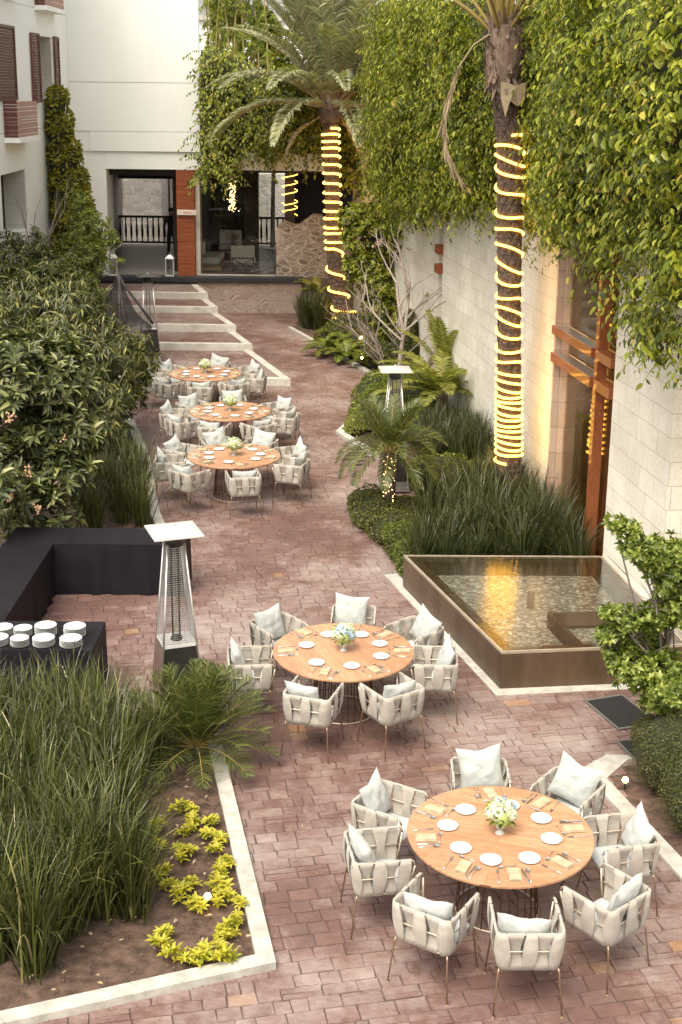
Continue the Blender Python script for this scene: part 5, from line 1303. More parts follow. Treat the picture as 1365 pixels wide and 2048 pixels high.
df = frond(1.6, math.radians(-25), .9, 40, .4, M['palm_dead'], seed=77, droop=.9, petiole=.3)
for a in (-.5, .9, 3.4): place_frond(df, p2, (C2(6.2)[0] - .17 + .2 * math.cos(a), .2 * math.sin(a), 6.15), a, 'dead_frond')
P = np.array([(C2(6.6)[0] - .17, 0, 6.75)] * 90) + RNG.normal(size=(90, 3)) * np.array([.3, .3, .12]); 
g = MB()
for q in P: g.tube([(C2(6.5)[0] - .17, 0, 6.55), tuple(q + np.array([0, 0, .15]))], .008, 4, caps=False)
g.build('fruit_stalks', M['date'], p2)
ropez2 = [5.76, 5.6, 5.4, 5.22, 5.01, 4.76, 4.51, 4.23, 3.95, 3.71, 3.44, 3.24, 2.97, 2.82, 2.56, 2.38, 1.65, 1.11, .55, .36]
hp = helix(ropez2, C2, lambda z: R2(z) + .04); hp = [(x, y, z + .05 * math.sin(i / 20 * 2 * PI + .6)) for i, (x, y, z) in enumerate(hp)]
o = MB().tube(hp, .031, 7).build('rope_light', M['rope']); tag(o, 'warm glowing rope light wound round the far palm trunk', 'rope light', 'rope lights round the palm trunks')
# rope lit post in the veranda and fairy lights
pp_ = thing('rope_light', 'short spiral of rope light on the dark veranda post behind the creeper', 'rope light', (-1.71, 42.76, 0))
MB().tube([(.24 * math.cos(a), .24 * math.sin(a), 2.95 + 1.3 * a / 31.4 - (.08 if 10 < a < 14 else 0)) for a in np.linspace(0, 31.4, 90)], .012, 5).build('light_tube', M['rope'], pp_)
fl_ = thing('fairy_lights', 'dense cluster of fairy lights on a hanging strand in front of the dark lounge', 'fairy lights', (-3.46, 41.8, 0))
g = MB()
for k in range(110): g.lathe([(0, -.016), (.016, 0), (0, .016)], 5, (RNG.normal() * .07, RNG.normal() * .05, RNG.uniform(3.15, 4.15)))
g.build('bulbs', M['fairy'], fl_); MB().tube([(0, 0, 4.4), (.03, 0, 3.6), (0, 0, 3.0), (.05, 0, 2.75)], .006, 4).build('wire', M['darkwood'], fl_)

def small_palm(name, label, loc, trunk_h, n, L, seed, mat, tr=.09, types=None, lw=.012, lmax=.3, nl=46, skew=None, sweep=.9):
    t = thing(name, label, 'palm', loc)
    MB().tube([(0, 0, 0), (.02, 0, trunk_h * .5), (0, 0, trunk_h)], [tr * 1.1, tr, tr * 1.15], 10).build('trunk', M['palm_bark'], t)
    types = types or ((80, .9), (66, 1.3), (50, 1.7), (32, 1.9), (12, 1.7))
    ms = [frond(L, math.radians(e), c_, nl, lmax, M[mat], seed=seed + i, lw=lw, petiole=.14, thick=.009, droop=.25, vee=.35, sweep=sweep) for i, (e, c_) in enumerate(types)]
    for k in range(n):
        a = k * 2.399 + seed; place_frond(ms[k % len(ms)], t, (.05 * math.cos(a), .05 * math.sin(a), trunk_h), a, roll=random.uniform(-.2, .2))
    return t
t = small_palm('pygmy_date_palm', 'small feathery date palm with fairy lights round its slim trunk', (.80, 20.95, 0), 1.2, 36, 1.0, 3, 'palm_green', lmax=.24, lw=.007, nl=50)
g = MB()
for k in range(80): a = r.uniform(0, 6.28); g.lathe([(0, -.011), (.011, 0), (0, .011)], 5, (.095 * math.cos(a), .095 * math.sin(a), .28 + k * .0115))
o = g.build('fairy_lights', M['fairy'], None, (.80, 20.95, 0)); tag(o, 'string of fairy lights wound round the slim trunk of the small date palm', 'fairy lights')
small_palm('young_date_palm', 'young stiff leaved date palm at the corner of the near left bed', (-1.5, 12.85, .05), .10, 46, .88, 9, 'palm_green', .07, ((84, .3), (72, .5), (58, .7), (42, .9), (22, .9)), lw=.0072, lmax=.27, nl=36, sweep=.85)

# ---- tree fern and ferns
def fern(label, loc, n, L, seed, z=.0, mat='fern', group=None, els=((62, 1.3), (45, 1.3), (28, 1.1)), lw=.016, lmax=.2):
    t = thing('fern', label, 'fern', loc, group=group)
    if z > .1: MB().tube([(0, 0, 0), (0, 0, z)], [.1, .08], 8).build('trunk', M['palm_fibre'], t)
    ms = [frond(L, math.radians(e), c_, 46, lmax, M[mat], seed=seed + i, lw=lw, petiole=.1, thick=.008, droop=.3, vee=.1, sweep=1.3) for i, (e, c_) in enumerate(els)]
    for k in range(n): a = k * 2.399 + seed; place_frond(ms[k % len(ms)], t, (0, 0, z), a)
    return t
fern('large light green tree fern in front of the pale wall, left of near palm', (2.05, 27.0, 0), 20, 1.6, 5, .8, els=((58, 1.3), (38, 1.1), (22, .8)), lw=.021, lmax=.27)
fern('upright pale fern against the stone wall behind the tree fern', (2.25, 28.2, 0), 9, 1.5, 15, .9, els=((80, .5), (70, .7), (60, .8)), lw=.018, lmax=.24)
for k, (x, y, L) in enumerate(((-.35, 35.0, .8), (.1, 34.2, .75), (.25, 35.3, .8), (-.8, 40.6, .9), (.75, 33.2, .7), (-.1, 36.2, .8), (.6, 35.9, .8))):
    fern('low green fern near the far lit palm, ' + ['left of the spotlight', 'nearest the kerb', 'directly behind the spotlight', '', 'front right one', 'farthest back', 'rightmost against the bush'][k] if k != 3 else 'bright yellow green fern by the rendered wall', (x, y, .05), 11, L, 30 + k, .05 if k != 3 else .7, 'cover' if k != 3 else 'fern', 'low ferns round the far palm' if k != 3 else None)

# ---- strap leaved clumps
def clump_mesh(seed, n=150, h=1.05, spread=.44, w=.0085, mat='strap', arch=1.35):
    rg = np.random.default_rng(seed); V = []; F = []
    for i in range(n):
        a = rg.uniform(0, 2 * PI); rr = abs(rg.normal()) * .07; b = np.array([math.cos(a) * rr, math.sin(a) * rr, 0.]); L = h * rg.uniform(.55, 1.12)
        lean = rg.uniform(.02, 1) * spread; az = a + rg.normal() * .4; dirh = np.array([math.cos(az), math.sin(az), 0]); side = np.array([-dirh[1], dirh[0], 0]); tw = rg.uniform(-.8, .8)
        side = side * math.cos(tw) + dirh * math.sin(tw); bend = (rg.uniform(.1, 1.1) + (1.4 if rg.random() < .14 else 0)) * arch; ww = w * rg.uniform(.7, 1.25); o = len(V); p = b.copy(); ang = lean; K = 6
        for k in range(K + 1):
            t = k / K; wd = ww * (1 - t ** 2.2) + .0006; V += [tuple(p - side * wd), tuple(p + side * wd)]
            d = dirh * math.sin(ang) + UP * math.cos(ang); p = p + d * L / K; ang += bend * (t ** 1.4) * .42
        F += [(o + 2 * k, o + 2 * k + 1, o + 2 * k + 3, o + 2 * k + 2) for k in range(K)]
    me = bpy.data.meshes.new('strap_leaves'); me.from_pydata(V, [], F); me.materials.append(M[mat]); me.update(); return me
CL = [clump_mesh(s) for s in range(5)]; CLD = [clump_mesh(s + 20, 105, 1.1, .42, .0125, 'strap_dark') for s in range(4)]; CLS = [clump_mesh(s + 40, 80, .75, .38, .008, 'strap') for s in range(3)]
rc = random.Random(8)
def clumps(meshes, pts, label, group, s=(.85, 1.12), z=.05):
    rows = []
    for p in sorted(pts, key=lambda p: p[1]):
        if rows and p[1] - rows[-1][0][1] < .2: rows[-1].append(p)
        else: rows.append([p])
    NM = ['first', 'second', 'third', 'fourth', 'fifth', 'sixth', 'seventh', 'eighth', 'ninth', 'tenth', 'eleventh', 'twelfth', 'thirteenth', 'fourteenth', 'fifteenth', 'sixteenth', 'seventeenth', 'eighteenth', 'nineteenth', 'twentieth']
    where = {p: f', {NM[min(19, i)]} row from camera, {NM[min(19, k)]} from right' for i, R in enumerate(rows) for k, p in enumerate(sorted(R, key=lambda p: -p[0]))}
    for (x, y) in pts:
        o = link('strap_leaf_clump', rc.choice(meshes), None, (x, y, z), rc.uniform(0, 6)); k = rc.uniform(*s); o.scale = (k, k, k * rc.uniform(.92, 1.08)); tag(o, label + where[(x, y)], 'plant', group)
def scatter(poly, spacing, test=None, jit=.35, seed=0):
    r = random.Random(seed); xs = [p[0] for p in poly]; ys = [p[1] for p in poly]; out = []; y = min(ys); row = 0
    while y < max(ys):
        x = min(xs) + (row % 2) * spacing / 2
        while x < max(xs):
            a, b = x + r.uniform(-jit, jit) * spacing, y + r.uniform(-jit, jit) * spacing
            if in_poly(a, b, poly) and (not test or test(a, b)): out.append((a, b))
            x += spacing
        y += spacing * .87; row += 1
    return out
near = scatter([(-4.3, 9.0), (-2.55, 9.15), (-1.95, 9.55), (-1.72, 10.6), (-1.85, 11.6), (-1.95, 12.95), (-4.3, 13.2)], .35, seed=2)
clumps(CL, near, 'strap leaved clump in near left bed', 'strap leaved clumps in the near left bed', (.88, 1.08))
clumps(CL, [(-1.74, 9.98), (-2.42, 9.22)], 'strap leaved clump at bare soil edge', 'strap leaved clumps at the soil edge', (.95, 1.0))
clumps(CL, [(-3.55, 20.6), (-3.8, 21.3), (-3.45, 21.5), (-3.35, 20.9), (-3.7, 22.2), (-3.9, 20.2), (-4.1, 21.9), (-3.6, 23.0), (-4.2, 20.9), (-3.2, 20.45), (-3.98, 23.2)], 'grassy clump behind black counters', 'strap leaved clumps behind the counters', (.8, 1.05))
back = scatter([(1.15, 18.25), (3.6, 18.25), (3.3, 20.6), (2.8, 22.4), (1.75, 21.0), (1.35, 19.6)], .33, seed=5)
clumps(CLD, back, 'dark strap leaved clump behind pool', 'dark strap leaved clumps behind the pool', (.62, 1.08))
mid = scatter([(1.5, 23.6), (2.95, 23.6), (2.5, 26.4), (1.75, 26.2)], .36, seed=6)
clumps(CLD, mid, 'dark strap leaved clump below tree fern', 'dark strap leaved clumps below the tree fern', (.7, .95))
far = scatter([(-1.35, 38.9), (-.45, 38.2), (-.35, 39.6), (-1.1, 41.0)], .3, seed=7)
clumps(CLD, far, 'dark rush like clump at far wall', 'dark clumps beside the far wall', (.85, 1.0))

# ---- low mounded ground cover and clipped hedges
def mound(name, label, cat, blobs, n, leaf, mat, seed=0, kind='small', group=None, bright=None, top=.6):
    P, Dn = blob_points(blobs, n, .9, top); ok = ~inside_any(P, blobs, .86) & (P[:, 2] > .02); P, Dn = P[ok], Dn[ok]
    nz_ = np.array([noise.noise(Vector(tuple(p * 3.0)) + Vector((seed, 0, 0))) for p in P]); P = P + Dn * (nz_ * .06)[:, None]
    root = thing(name, label, cat, (blobs[0][0], blobs[0][1], 0), group=group)
    D = nrmz(Dn * .8 + rdir(len(P)) * .8); N = nrmz(Dn + rdir(len(P)) * .5)
    link('foliage', leaf_mesh(name, M[mat], shift(P, root.location), D, N, leaf * RNG.uniform(.6, 1.25, len(P)), kind), root)
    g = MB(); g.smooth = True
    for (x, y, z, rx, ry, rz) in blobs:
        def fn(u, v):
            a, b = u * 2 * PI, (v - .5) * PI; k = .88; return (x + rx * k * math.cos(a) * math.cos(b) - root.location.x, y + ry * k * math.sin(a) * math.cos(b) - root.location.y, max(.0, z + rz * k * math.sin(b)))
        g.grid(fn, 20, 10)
    g.build('shade_core', M['ivy_back'], root); return root  # solid core coloured dark as the shade between leaves
mound('clipped_hedge', 'low rounded green hedge edging the paving left of the pool, below the small date palm', 'hedge', [(.62, 20.9, .12, .48, .75, .34), (.5, 21.5, .1, .4, .5, .3), (.86, 20.1, .12, .42, .6, .33), (1.0, 19.3, .12, .3, .65, .32), (1.15, 20.9, .1, .5, .6, .3)], 15000, .038, 'cover_dark')
mound('wall_creeper', 'narrow yellow green creeper column climbing the white building', 'climbing plant', COL, 9000, .12, 'ivy_yellow', kind='oval')
mound('light_green_shrub', 'bright lime green low shrub at the pool corner end of the hedge', 'shrub', [(1.0, 18.72, .15, .2, .45, .32), (.92, 19.35, .2, .26, .4, .3)], 5200, .04, 'cover')
mound('ground_cover_shrub', 'spreading yellow green low shrub left of the near lit palm trunk', 'shrub', [(1.75, 22.0, .45, .55, .5, .42), (1.85, 22.3, .2, .6, .6, .4), (2.4, 22.5, .2, .5, .6, .4), (1.55, 23.0, .15, .4, .6, .3)], 9000, .045, 'cover')
mound('ground_cover_shrub', 'broad mound of ground cover behind the middle heater', 'shrub', [(1.0, 27.6, .2, .75, 1.5, .55), (.75, 29.2, .2, .5, 1.2, .5), (1.5, 28.5, .3, .7, 1.6, .65), (1.3, 30.2, .2, .6, 1.0, .6), (1.6, 26.4, .2, .6, .8, .5)], 16000, .055, 'cover')
mound('ground_cover_shrub', 'small yellow green shrub tucked in the white kerb corner', 'shrub', [(.42, 27.4, .12, .28, .6, .22), (.28, 26.7, .1, .2, .35, .2)], 2600, .06, 'fern')
mound('ground_cover_shrub', 'dark mossy mound of cover plants round the foot of the far lit palm', 'shrub', [(.25, 38.0, .2, .7, .7, .45), (0, 36.6, .15, .7, 1.1, .42), (.6, 35.2, .2, .6, 1.0, .5), (.95, 33.6, .2, .4, .9, .45), (1.1, 36.5, .3, .7, 1.6, .7)], 12000, .07, 'cover_dark')
mound('columnar_shrub', 'dark clipped upright shrub against the stone wall behind the bare tree', 'shrub', [(1.62, 31.6, .8, .32, .35, .95)], 5000, .06, 'box')
mound('clipped_hedge', 'dense clipped round box hedge at the right picture edge beside the glowing ground light', 'hedge', [(3.48, 12.25, .42, .52, .52, .5), (3.6, 11.5, .36, .5, .6, .46), (3.85, 12.7, .45, .5, .5, .48)], 42000, .02, 'box')

# ---- trees
def limbs(g, base, tips, r0, seed=0, n=6, split=.45):
    r = random.Random(seed); base = Vector(base)
    cen = sum((Vector(t) for t in tips), Vector()) / len(tips); fork = base.lerp(cen, split); fork.x += r.uniform(-.05, .05)
    g.tube([base, base.lerp(fork, .5) + Vector((r.uniform(-.05, .05), r.uniform(-.05, .05), 0)), fork], [r0, r0 * .85, r0 * .7], 8)
    for t in tips:
        t = Vector(t); m = fork.lerp(t, .5) + Vector((r.uniform(-.12, .12), r.uniform(-.12, .12), r.uniform(0, .15)))
        g.tube([fork, m, t], [r0 * .5, r0 * .3, r0 * .08], 6)
        for q in range(3):
            s_ = m.lerp(t, r.uniform(0, .8)); e = s_ + Vector((r.uniform(-.3, .3), r.uniform(-.3, .3), r.uniform(.05, .3))); g.tube([s_, e], [r0 * .14, r0 * .05], 4)
def tree(name, label, cat, base, blobs, ntip, nleaf, size, mat, droop, seed, kind='long', wid=1., r0=.09, lo=.5, bark='bark', spread=.9, fruits=None, floor=.25):
    root = thing(name, label, cat, base)
    P, Dn = blob_points(blobs, ntip, lo, .55); P = P[P[:, 2] > floor]; Dn = Dn[:len(P)]
    P2, Dn2 = blob_points(blobs, ntip, lo, .55); ok = P2[:, 2] > floor; P, Dn = P2[ok], Dn2[ok]
    cl = np.array([noise.noise(Vector(tuple(p * 1.6)) + Vector((seed, 0, 0))) for p in P]); ok = cl > -.28; P, Dn = P[ok], Dn[ok]
    A, B_, N_, S_ = rosettes(P, nrmz(Dn + UP * .35 + rdir(len(P)) * .35), nleaf, size, droop, spread, kind)
    link('crown', leaf_mesh(name, M[mat], shift(A, root.location), B_, N_, S_, kind, wid), root)
    g = MB(); limbs(g, (0, 0, 0), [tuple(np.array(b[:3]) - np.array(base)) for b in blobs], r0, seed)
    for p in P[::7]:
        q = min(blobs, key=lambda b: (b[0] - p[0]) ** 2 + (b[1] - p[1]) ** 2 + (b[2] - p[2]) ** 2); c = Vector(q[:3]); e = Vector(tuple(p)); m = c.lerp(e, .5) + Vector((0, 0, -.08)); g.tube([c - Vector(base), m - Vector(base), e - Vector(base)], [.014, .009, .005], 4, caps=False)
    g.build('trunk', M[bark], root)
    if fruits:
        r = random.Random(seed); fm_ = pbr('pale_orange_fruit', (.55, .30, .16), (.62, .42, .28), .5, 30, 10, 0)
        for (x, y, z, n, rad) in fruits:
            fg = MB(); fg.smooth = True
            for k in range(n): fg.lathe([(0, -rad), (rad * .8, -rad * .5), (rad, 0), (rad * .8, rad * .5), (0, rad)], 7, (x + r.uniform(-.06, .06) - base[0], y + r.uniform(-.06, .06) - base[1], z + r.uniform(-.09, .06) - base[2]))
            fg.build('fruit_cluster', fm_, root)
    return root
tree('loquat_tree', 'loquat tree with big leathery leaves and pale fruit overhanging the black counters', 'tree', (-5.1, 19.2, 0),
     [(-4.9, 19.5, 2.35, 1.0, .9, 1.0), (-4.35, 19.6, 1.7, .75, .8, .75), (-5.3, 18.6, 1.55, .9, .9, .75), (-4.15, 19.3, 1.25, .5, .6, .5), (-5.0, 17.9, 1.5, .6, .6, .55), (-4.5, 20.2, 2.5, .8, .9, .7), (-5.6, 19.8, 2.6, .9, .9, .9), (-4.75, 18.6, 1.05, .45, .5, .5), (-4.95, 18.55, .8, .6, .35, .45), (-4.3, 18.75, .75, .5, .4, .45)], 1250, 11, .215, 'loquat', .22, 1, 'oval', .62, .11,
     fruits=[(-4.45, 18.2, 1.62, 12, .02), (-4.62, 17.75, 1.38, 12, .02), (-4.3, 18.0, 1.1, 10, .02), (-4.1, 19.1, 1.9, 10, .018), (-4.75, 18.6, 2.3, 14, .02), (-4.2, 19.2, 1.55, 8, .018)], floor=.5)
tree('mango_tree', 'tree with narrow drooping leaves hanging over the left kerb beside far tables', 'tree', (-5.0, 25.6, 0),
     [(-4.75, 25.6, 1.75, .9, 1.2, .85), (-4.35, 25.9, 1.1, .55, 1.0, .65), (-5.4, 25.0, 2.0, .9, 1.0, .8), (-4.5, 24.2, 1.1, .75, 1.0, .75), (-5.6, 26.8, 2.5, .8, .9, .6), (-4.5, 23.2, .8, .6, .8, .6), (-4.15, 27.0, 1.5, .45, .7, .55), (-5.1, 23.0, 1.6, .7, .8, .7)], 1250, 12, .235, 'mango', .95, 2, 'narrow', 1., .10, floor=.2)
tree('mango_tree', 'darker drooping leaved tree filling the bed behind the loquat and left of the shade net', 'tree', (-6.4, 28.6, 0),
     [(-5.9, 28.6, 2.3, .9, 1.1, .8), (-6.5, 28.0, 2.5, 1.0, 1.1, .8), (-7.2, 29, 2.4, 1.0, 1.1, .9), (-5.4, 27.9, 1.5, .8, .8, .8), (-6.8, 26.2, 2.0, 1.1, 1.1, .9)], 900, 12, .25, 'mango', .8, 3, 'narrow', 1., .1, floor=.3)
tree('leafy_shrub', 'big light green small leaved shrub between the creeper column and the terrace steps', 'shrub', (-6.6, 34.0, .2),
     [(-6.85, 34.0, 2.3, .8, 1.0, .85), (-7.3, 33.4, 2.2, .8, 1.0, .8), (-6.6, 33.2, 1.6, .7, .9, .8), (-6.9, 35.0, 3.0, .45, .6, .7), (-6.7, 34.6, 2.7, .55, .6, .4)], 1500, 9, .13, 'shrub', .2, 4, 'long', 1., .07, floor=.3)
tree('leafy_shrub', 'yellowish thin branched shrub in front of the veranda railing', 'shrub', (-6.9, 36.8, .5),
     [(-7.0, 36.9, 3.1, .6, .6, .5), (-6.5, 36.8, 2.8, .45, .5, .35), (-7.3, 37.0, 3.6, .35, .4, .6), (-6.3, 36.6, 2.2, .4, .4, .15), (-6.9, 36.6, 2.5, .5, .5, .4)], 420, 8, .12, 'citrus', .15, 5, 'long', 1., .05, floor=.5)
tree('leafy_shrub', 'tall grey green shrub at left edge below the low window', 'shrub', (-7.6, 31.4, 0),
     [(-7.6, 31.6, 2.7, .8, .9, .95), (-8.0, 31.0, 2.2, .5, .9, .8), (-7.0, 31.0, 2.0, .7, .8, .8)], 1000, 9, .15, 'mango', .3, 6, 'long', 1., .07, floor=.3)
tree('leafy_shrub', 'dark glossy small leaved bush behind the bare tree beside the stone wall', 'shrub', (.7, 36.2, 0),
     [(.75, 35.4, 3.0, .8, .8, .9), (.95, 35.2, 2.0, .75, .7, .9), (1.2, 34.6, 1.3, .6, .7, .8), (.45, 35.6, 3.5, .7, .7, .5), (1.45, 34.6, 3.3, .7, .8, .7), (.5, 35.2, 2.3, .5, .6, .5)], 2200, 8, .13, 'ivy_far', .3, 7, 'oval', .9, .06, floor=.5)
tree('citrus_tree', 'loose branched shrub with bright new leaves right of the pool front', 'tree', (3.75, 12.95, 0),
     [(3.15, 12.75, 1.15, .34, .4, .28), (3.45, 12.8, 1.55, .42, .45, .42), (3.05, 12.7, 1.62, .32, .35, .24), (3.5, 12.7, 2.05, .36, .4, .36), (3.5, 12.6, .8, .42, .4, .32), (3.12, 12.6, 2.42, .2, .25, .18), (2.80, 12.65, 1.5, .2, .2, .16), (2.86, 12.6, 2.66, .16, .16, .12), (2.72, 12.6, 2.78, .1, .1, .08), (2.98, 12.6, 2.5, .2, .2, .14), (2.75, 12.6, 1.8, .12, .12, .1), (3.42, 12.5, 1.1, .36, .4, .4), (3.0, 12.6, 1.28, .3, .35, .22), (3.4, 12.7, 2.3, .4, .4, .3)], 2300, 9, .078, 'citrus', .1, 8, 'oval', .95, .045, lo=.35, floor=.45)
# bare branched tree
def bare(name, label, base, h, seed, r0=.07, mat='pale_bark', lean=(0, 0), leaves=None, depth=4, spread=.55):
    root = thing(name, label, 'tree', base); g = MB(); r = random.Random(seed); tips = []
    def rec(p, d, L, rad, k):
        n = 4; pts = [p]; q = p.copy(); dd = d.copy()
        for i in range(n): dd = (dd + Vector((r.uniform(-.14, .14), r.uniform(-.14, .14), r.uniform(-.02, .10)))).normalized(); q = q + dd * L / n; pts.append(q.copy())
        g.tube(pts, [rad * (1 - .35 * i / n) for i in range(n + 1)], 6 if rad > .015 else 4, caps=False)
        if k == 0: tips.append(q); return
        for j in range(r.choice((2, 3, 3))):
            i = r.randint(1, n) if j else n; az = r.uniform(0, 2 * PI); nd = (dd + Vector((math.cos(az), math.sin(az), .15)) * spread * r.uniform(.7, 1.3)).normalized(); rec(pts[i].copy(), nd, L * r.uniform(.55, .8), rad * .58, k - 1)
    rec(Vector((0, 0, 0)), Vector((lean[0], lean[1], 1)).normalized(), h * .42, r0, depth)
    for q in range(7):
        z = h * r.uniform(.08, .45); az = r.uniform(0, 2 * PI); rec(Vector((lean[0] * z, lean[1] * z, z)), Vector((math.cos(az), math.sin(az), .75)).normalized(), h * .24, r0 * .38, 2)
    g.build('branches', M[mat], root)
    if leaves:
        T_ = np.array([tuple(t) for t in tips]); T_ = T_[RNG.random(len(T_)) < leaves]
        A, B_, N_, S_ = rosettes(T_, np.tile(UP, (len(T_), 1)), 6, .09, .2); link('leaves', leaf_mesh('leaves', M['ivy_far'], A, B_, N_, S_, 'oval'), root)
    return root
bare('bare_tree', 'nearly leafless pale barked tree standing behind the middle heater', (1.3, 28.8, 0), 4.2, 14, .075, leaves=.25, spread=.62)
bare('bare_shrub', 'thin bare twiggy shrub leaning in front of the far ground cover', (1.15, 32.0, 0), 3.0, 18, .035, lean=(-.25, 0), depth=3, spread=.7)
bare('bare_shrub', 'bare twigs in front of the low window of the white building', (-7.7, 33.2, .2), 4.6, 23, .04, mat='bark', depth=3, spread=.4)

# bamboo above the back building
t = thing('bamboo', 'tall yellow green bamboo grove rising behind the creeper covered back building', 'bamboo', (-3.6, 48.5, 7.2))
g = MB(); r = random.Random(12); tips = []
for k in range(26):
    x, y = r.uniform(-1.3, 1.0), r.uniform(-1.2, 1.2); lx, ly = r.uniform(-.25, .25), r.uniform(-.3, .3)
    pts = [(x, y, 0), (x + lx * .3, y + ly * .3, 1.6), (x + lx, y + ly, 3.0), (x + lx * 2.2, y + ly * 2, 4.2)]; g.tube(pts, [.03, .028, .02, .008], 6)
    for q in range(26): f = r.uniform(.1, 1) * 2.99; i = int(f); a, b = Vector(pts[i]), Vector(pts[i + 1]); tips.append(tuple(a.lerp(b, f - i) + Vector((r.uniform(-.3, .3), r.uniform(-.3, .3), r.uniform(-.1, .2)))))
g.build('culms', M['petiole'], t); T_ = np.array(tips)
A, B_, N_, S_ = rosettes(T_, nrmz(rdir(len(T_)) + UP * .2), 12, .27, .7, .9, 'narrow'); link('foliage', leaf_mesh('bamboo', M['bamboo'], A, B_, N_, S_, 'narrow', 1.1), t)
tree('broadleaf_tree', 'bushy green tree right of the bamboo against the pale far building', 'tree', (-2.6, 49.5, 0), [(-2.6, 49.5, 7.9, .8, .8, 1.1), (-2.9, 49.8, 8.8, .6, .7, .7), (-2.2, 49.3, 7.2, .8, .7, .6)], 800, 8, .2, 'ivy_far', .3, 9, 'oval', .9, .1, floor=6)
for k, (x, y, z, s_, lab) in enumerate(((4.5, 80, 10.6, 3.0, 'distant feathery tree showing above the pale roof line'), (12, 60, 8.5, 3.4, 'distant tree behind the right wall creeper'), (9.0, 46, 7.6, 2.6, 'green tree behind the top of the right wall'))):
    tree('broadleaf_tree', lab, 'tree', (x, y, 0), [(x, y, z, s_, s_, s_ * .7), (x + s_ * .6, y, z - .8, s_ * .7, s_ * .7, s_ * .5), (x - s_ * .6, y, z - .6, s_ * .7, s_ * .7, s_ * .5)], 900, 8, .38, 'ivy_far', .3, 30 + k, 'oval', .9, .25, floor=4)

# little variegated plants in the near bed
YP = [(-1.58, 11.65), (-1.46, 11.65), (-1.37, 11.5), (-1.2, 11.42), (-1.68, 11.28), (-1.48, 11.21), (-1.39, 11.33), (-1.22, 11.21), (-1.11, 11.13), (-1.12, 10.97), (-1.68, 10.98), (-1.45, 10.96), (-1.37, 10.87), (-1.01, 10.74), (-1.01, 10.52), (-1.01, 10.33), (-1.57, 10.54), (-1.49, 10.36), (-1.27, 10.36), (-1.34, 10.19), (-1.22, 10.07), (-1.17, 10.12), (-.96, 10.19), (-.86, 10.11), (-.82, 9.87), (-.92, 9.74), (-.87, 9.69), (-.96, 9.6), (-1.4, 9.68), (-1.41, 9.53), (-1.31, 9.34), (-1.22, 9.38), (-1.07, 9.38), (-1.14, 9.29), (-.9, 9.44), (-.9, 9.32)]
ym = []
for k in range(5):
    tp = np.array([(RNG.uniform(-.06, .06), RNG.uniform(-.06, .06), RNG.uniform(.05, .13)) for _ in range(6)])
    A, B_, N_, S_ = rosettes(tp, nrmz(np.tile(UP, (6, 1)) + rdir(6) * .3), 9, .085, .12, 1.0, 'oval'); ym.append(leaf_mesh('variegated_plant', M['yellow'], A, B_, N_, S_, 'oval', .75))
yl = {}; ORD = ['first', 'second', 'third', 'fourth', 'fifth', 'sixth', 'seventh', 'eighth', 'ninth', 'tenth', 'eleventh', 'twelfth', 'thirteenth', 'fourteenth', 'fifteenth', 'sixteenth', 'seventeenth', 'eighteenth', 'nineteenth', 'twentieth']
for side in (0, 1):
    for i, p in enumerate(sorted([p for p in YP if (p[0] > -1.24) == bool(side)], key=lambda p: p[1])): yl[p] = f'yellow variegated plant, {ORD[i]} from the front in the {["left", "right"][side]} hand row'
for k, (x, y) in enumerate(YP):
    o = link('variegated_plant', ym[k % 5], None, (x + rc.uniform(-.03, .03), y + rc.uniform(-.03, .03), .04), rc.uniform(0, 6)); o.scale = (rc.uniform(.7, 1.05),) * 3; tag(o, yl[(x, y)], 'plant', 'yellow variegated plants in the near bed')
# litter and stones on the soil
g = MB(); r = random.Random(31)
for k in range(900):
    x, y = r.uniform(-2.6, -.6), r.uniform(8.9, 12.4)
    if not in_poly(x, y, inset(NEAR_BED, .2)): continue
    s_ = r.uniform(.003, .011); z = .065 + noise.noise(Vector((x * 1.3, y * 1.3, 3))) * .04
    g.box(-s_, s_, -s_ * .7, s_ * .7, 0, s_ * .8, Matrix.Translation((x, y, z)) @ Matrix.Rotation(r.uniform(0, 3), 4, 'Z') @ Matrix.Rotation(r.uniform(-.5, .5), 4, 'X'), bev=s_ * .25)
tag(g.build('soil_crumbs', pbr('soil_crumb', (.08, .05, .038), (.18, .12, .09), .95, 30, 20, .3)), 'crumbs of earth and small stones scattered on the near bed', 'soil', kind='stuff')
lg = 90; P = np.array([(r.uniform(-2.5, -.7), r.uniform(8.8, 12.5), .085) for _ in range(lg)]); P = P[[in_poly(a, b, inset(NEAR_BED, .2)) for a, b, c in P]]
D_ = rdir(len(P)); D_[:, 2] *= .2; o = link('leaf_litter', leaf_mesh('leaf_litter', M['palm_dead'], P, D_, np.tile(UP, (len(P), 1)) + rdir(len(P)) * .3, .05, 'oval')); tag(o, 'dry fallen leaves lying on the near bed soil', 'leaf litter', kind='stuff')

P = np.array([(r.uniform(-2, 4), r.uniform(8.5, 20), .008) for _ in range(110)]); D_ = rdir(len(P)); D_[:, 2] *= .15
P = P[[not any(in_poly(a, b, q) for q in (NEAR_BED, POOL, RIGHT_BED, HEDGE_BED)) for a, b, c in P]]; D_ = D_[:len(P)]
o = link('fallen_leaves', leaf_mesh('fallen_leaves', M['palm_dead'], P, D_, np.tile(UP, (len(P), 1)) + rdir(len(P)) * .25, .032 * RNG.uniform(.4, 1.1, len(P)), 'small')); tag(o, 'tiny dry leaves scattered over the courtyard paving', 'leaf litter', kind='stuff')

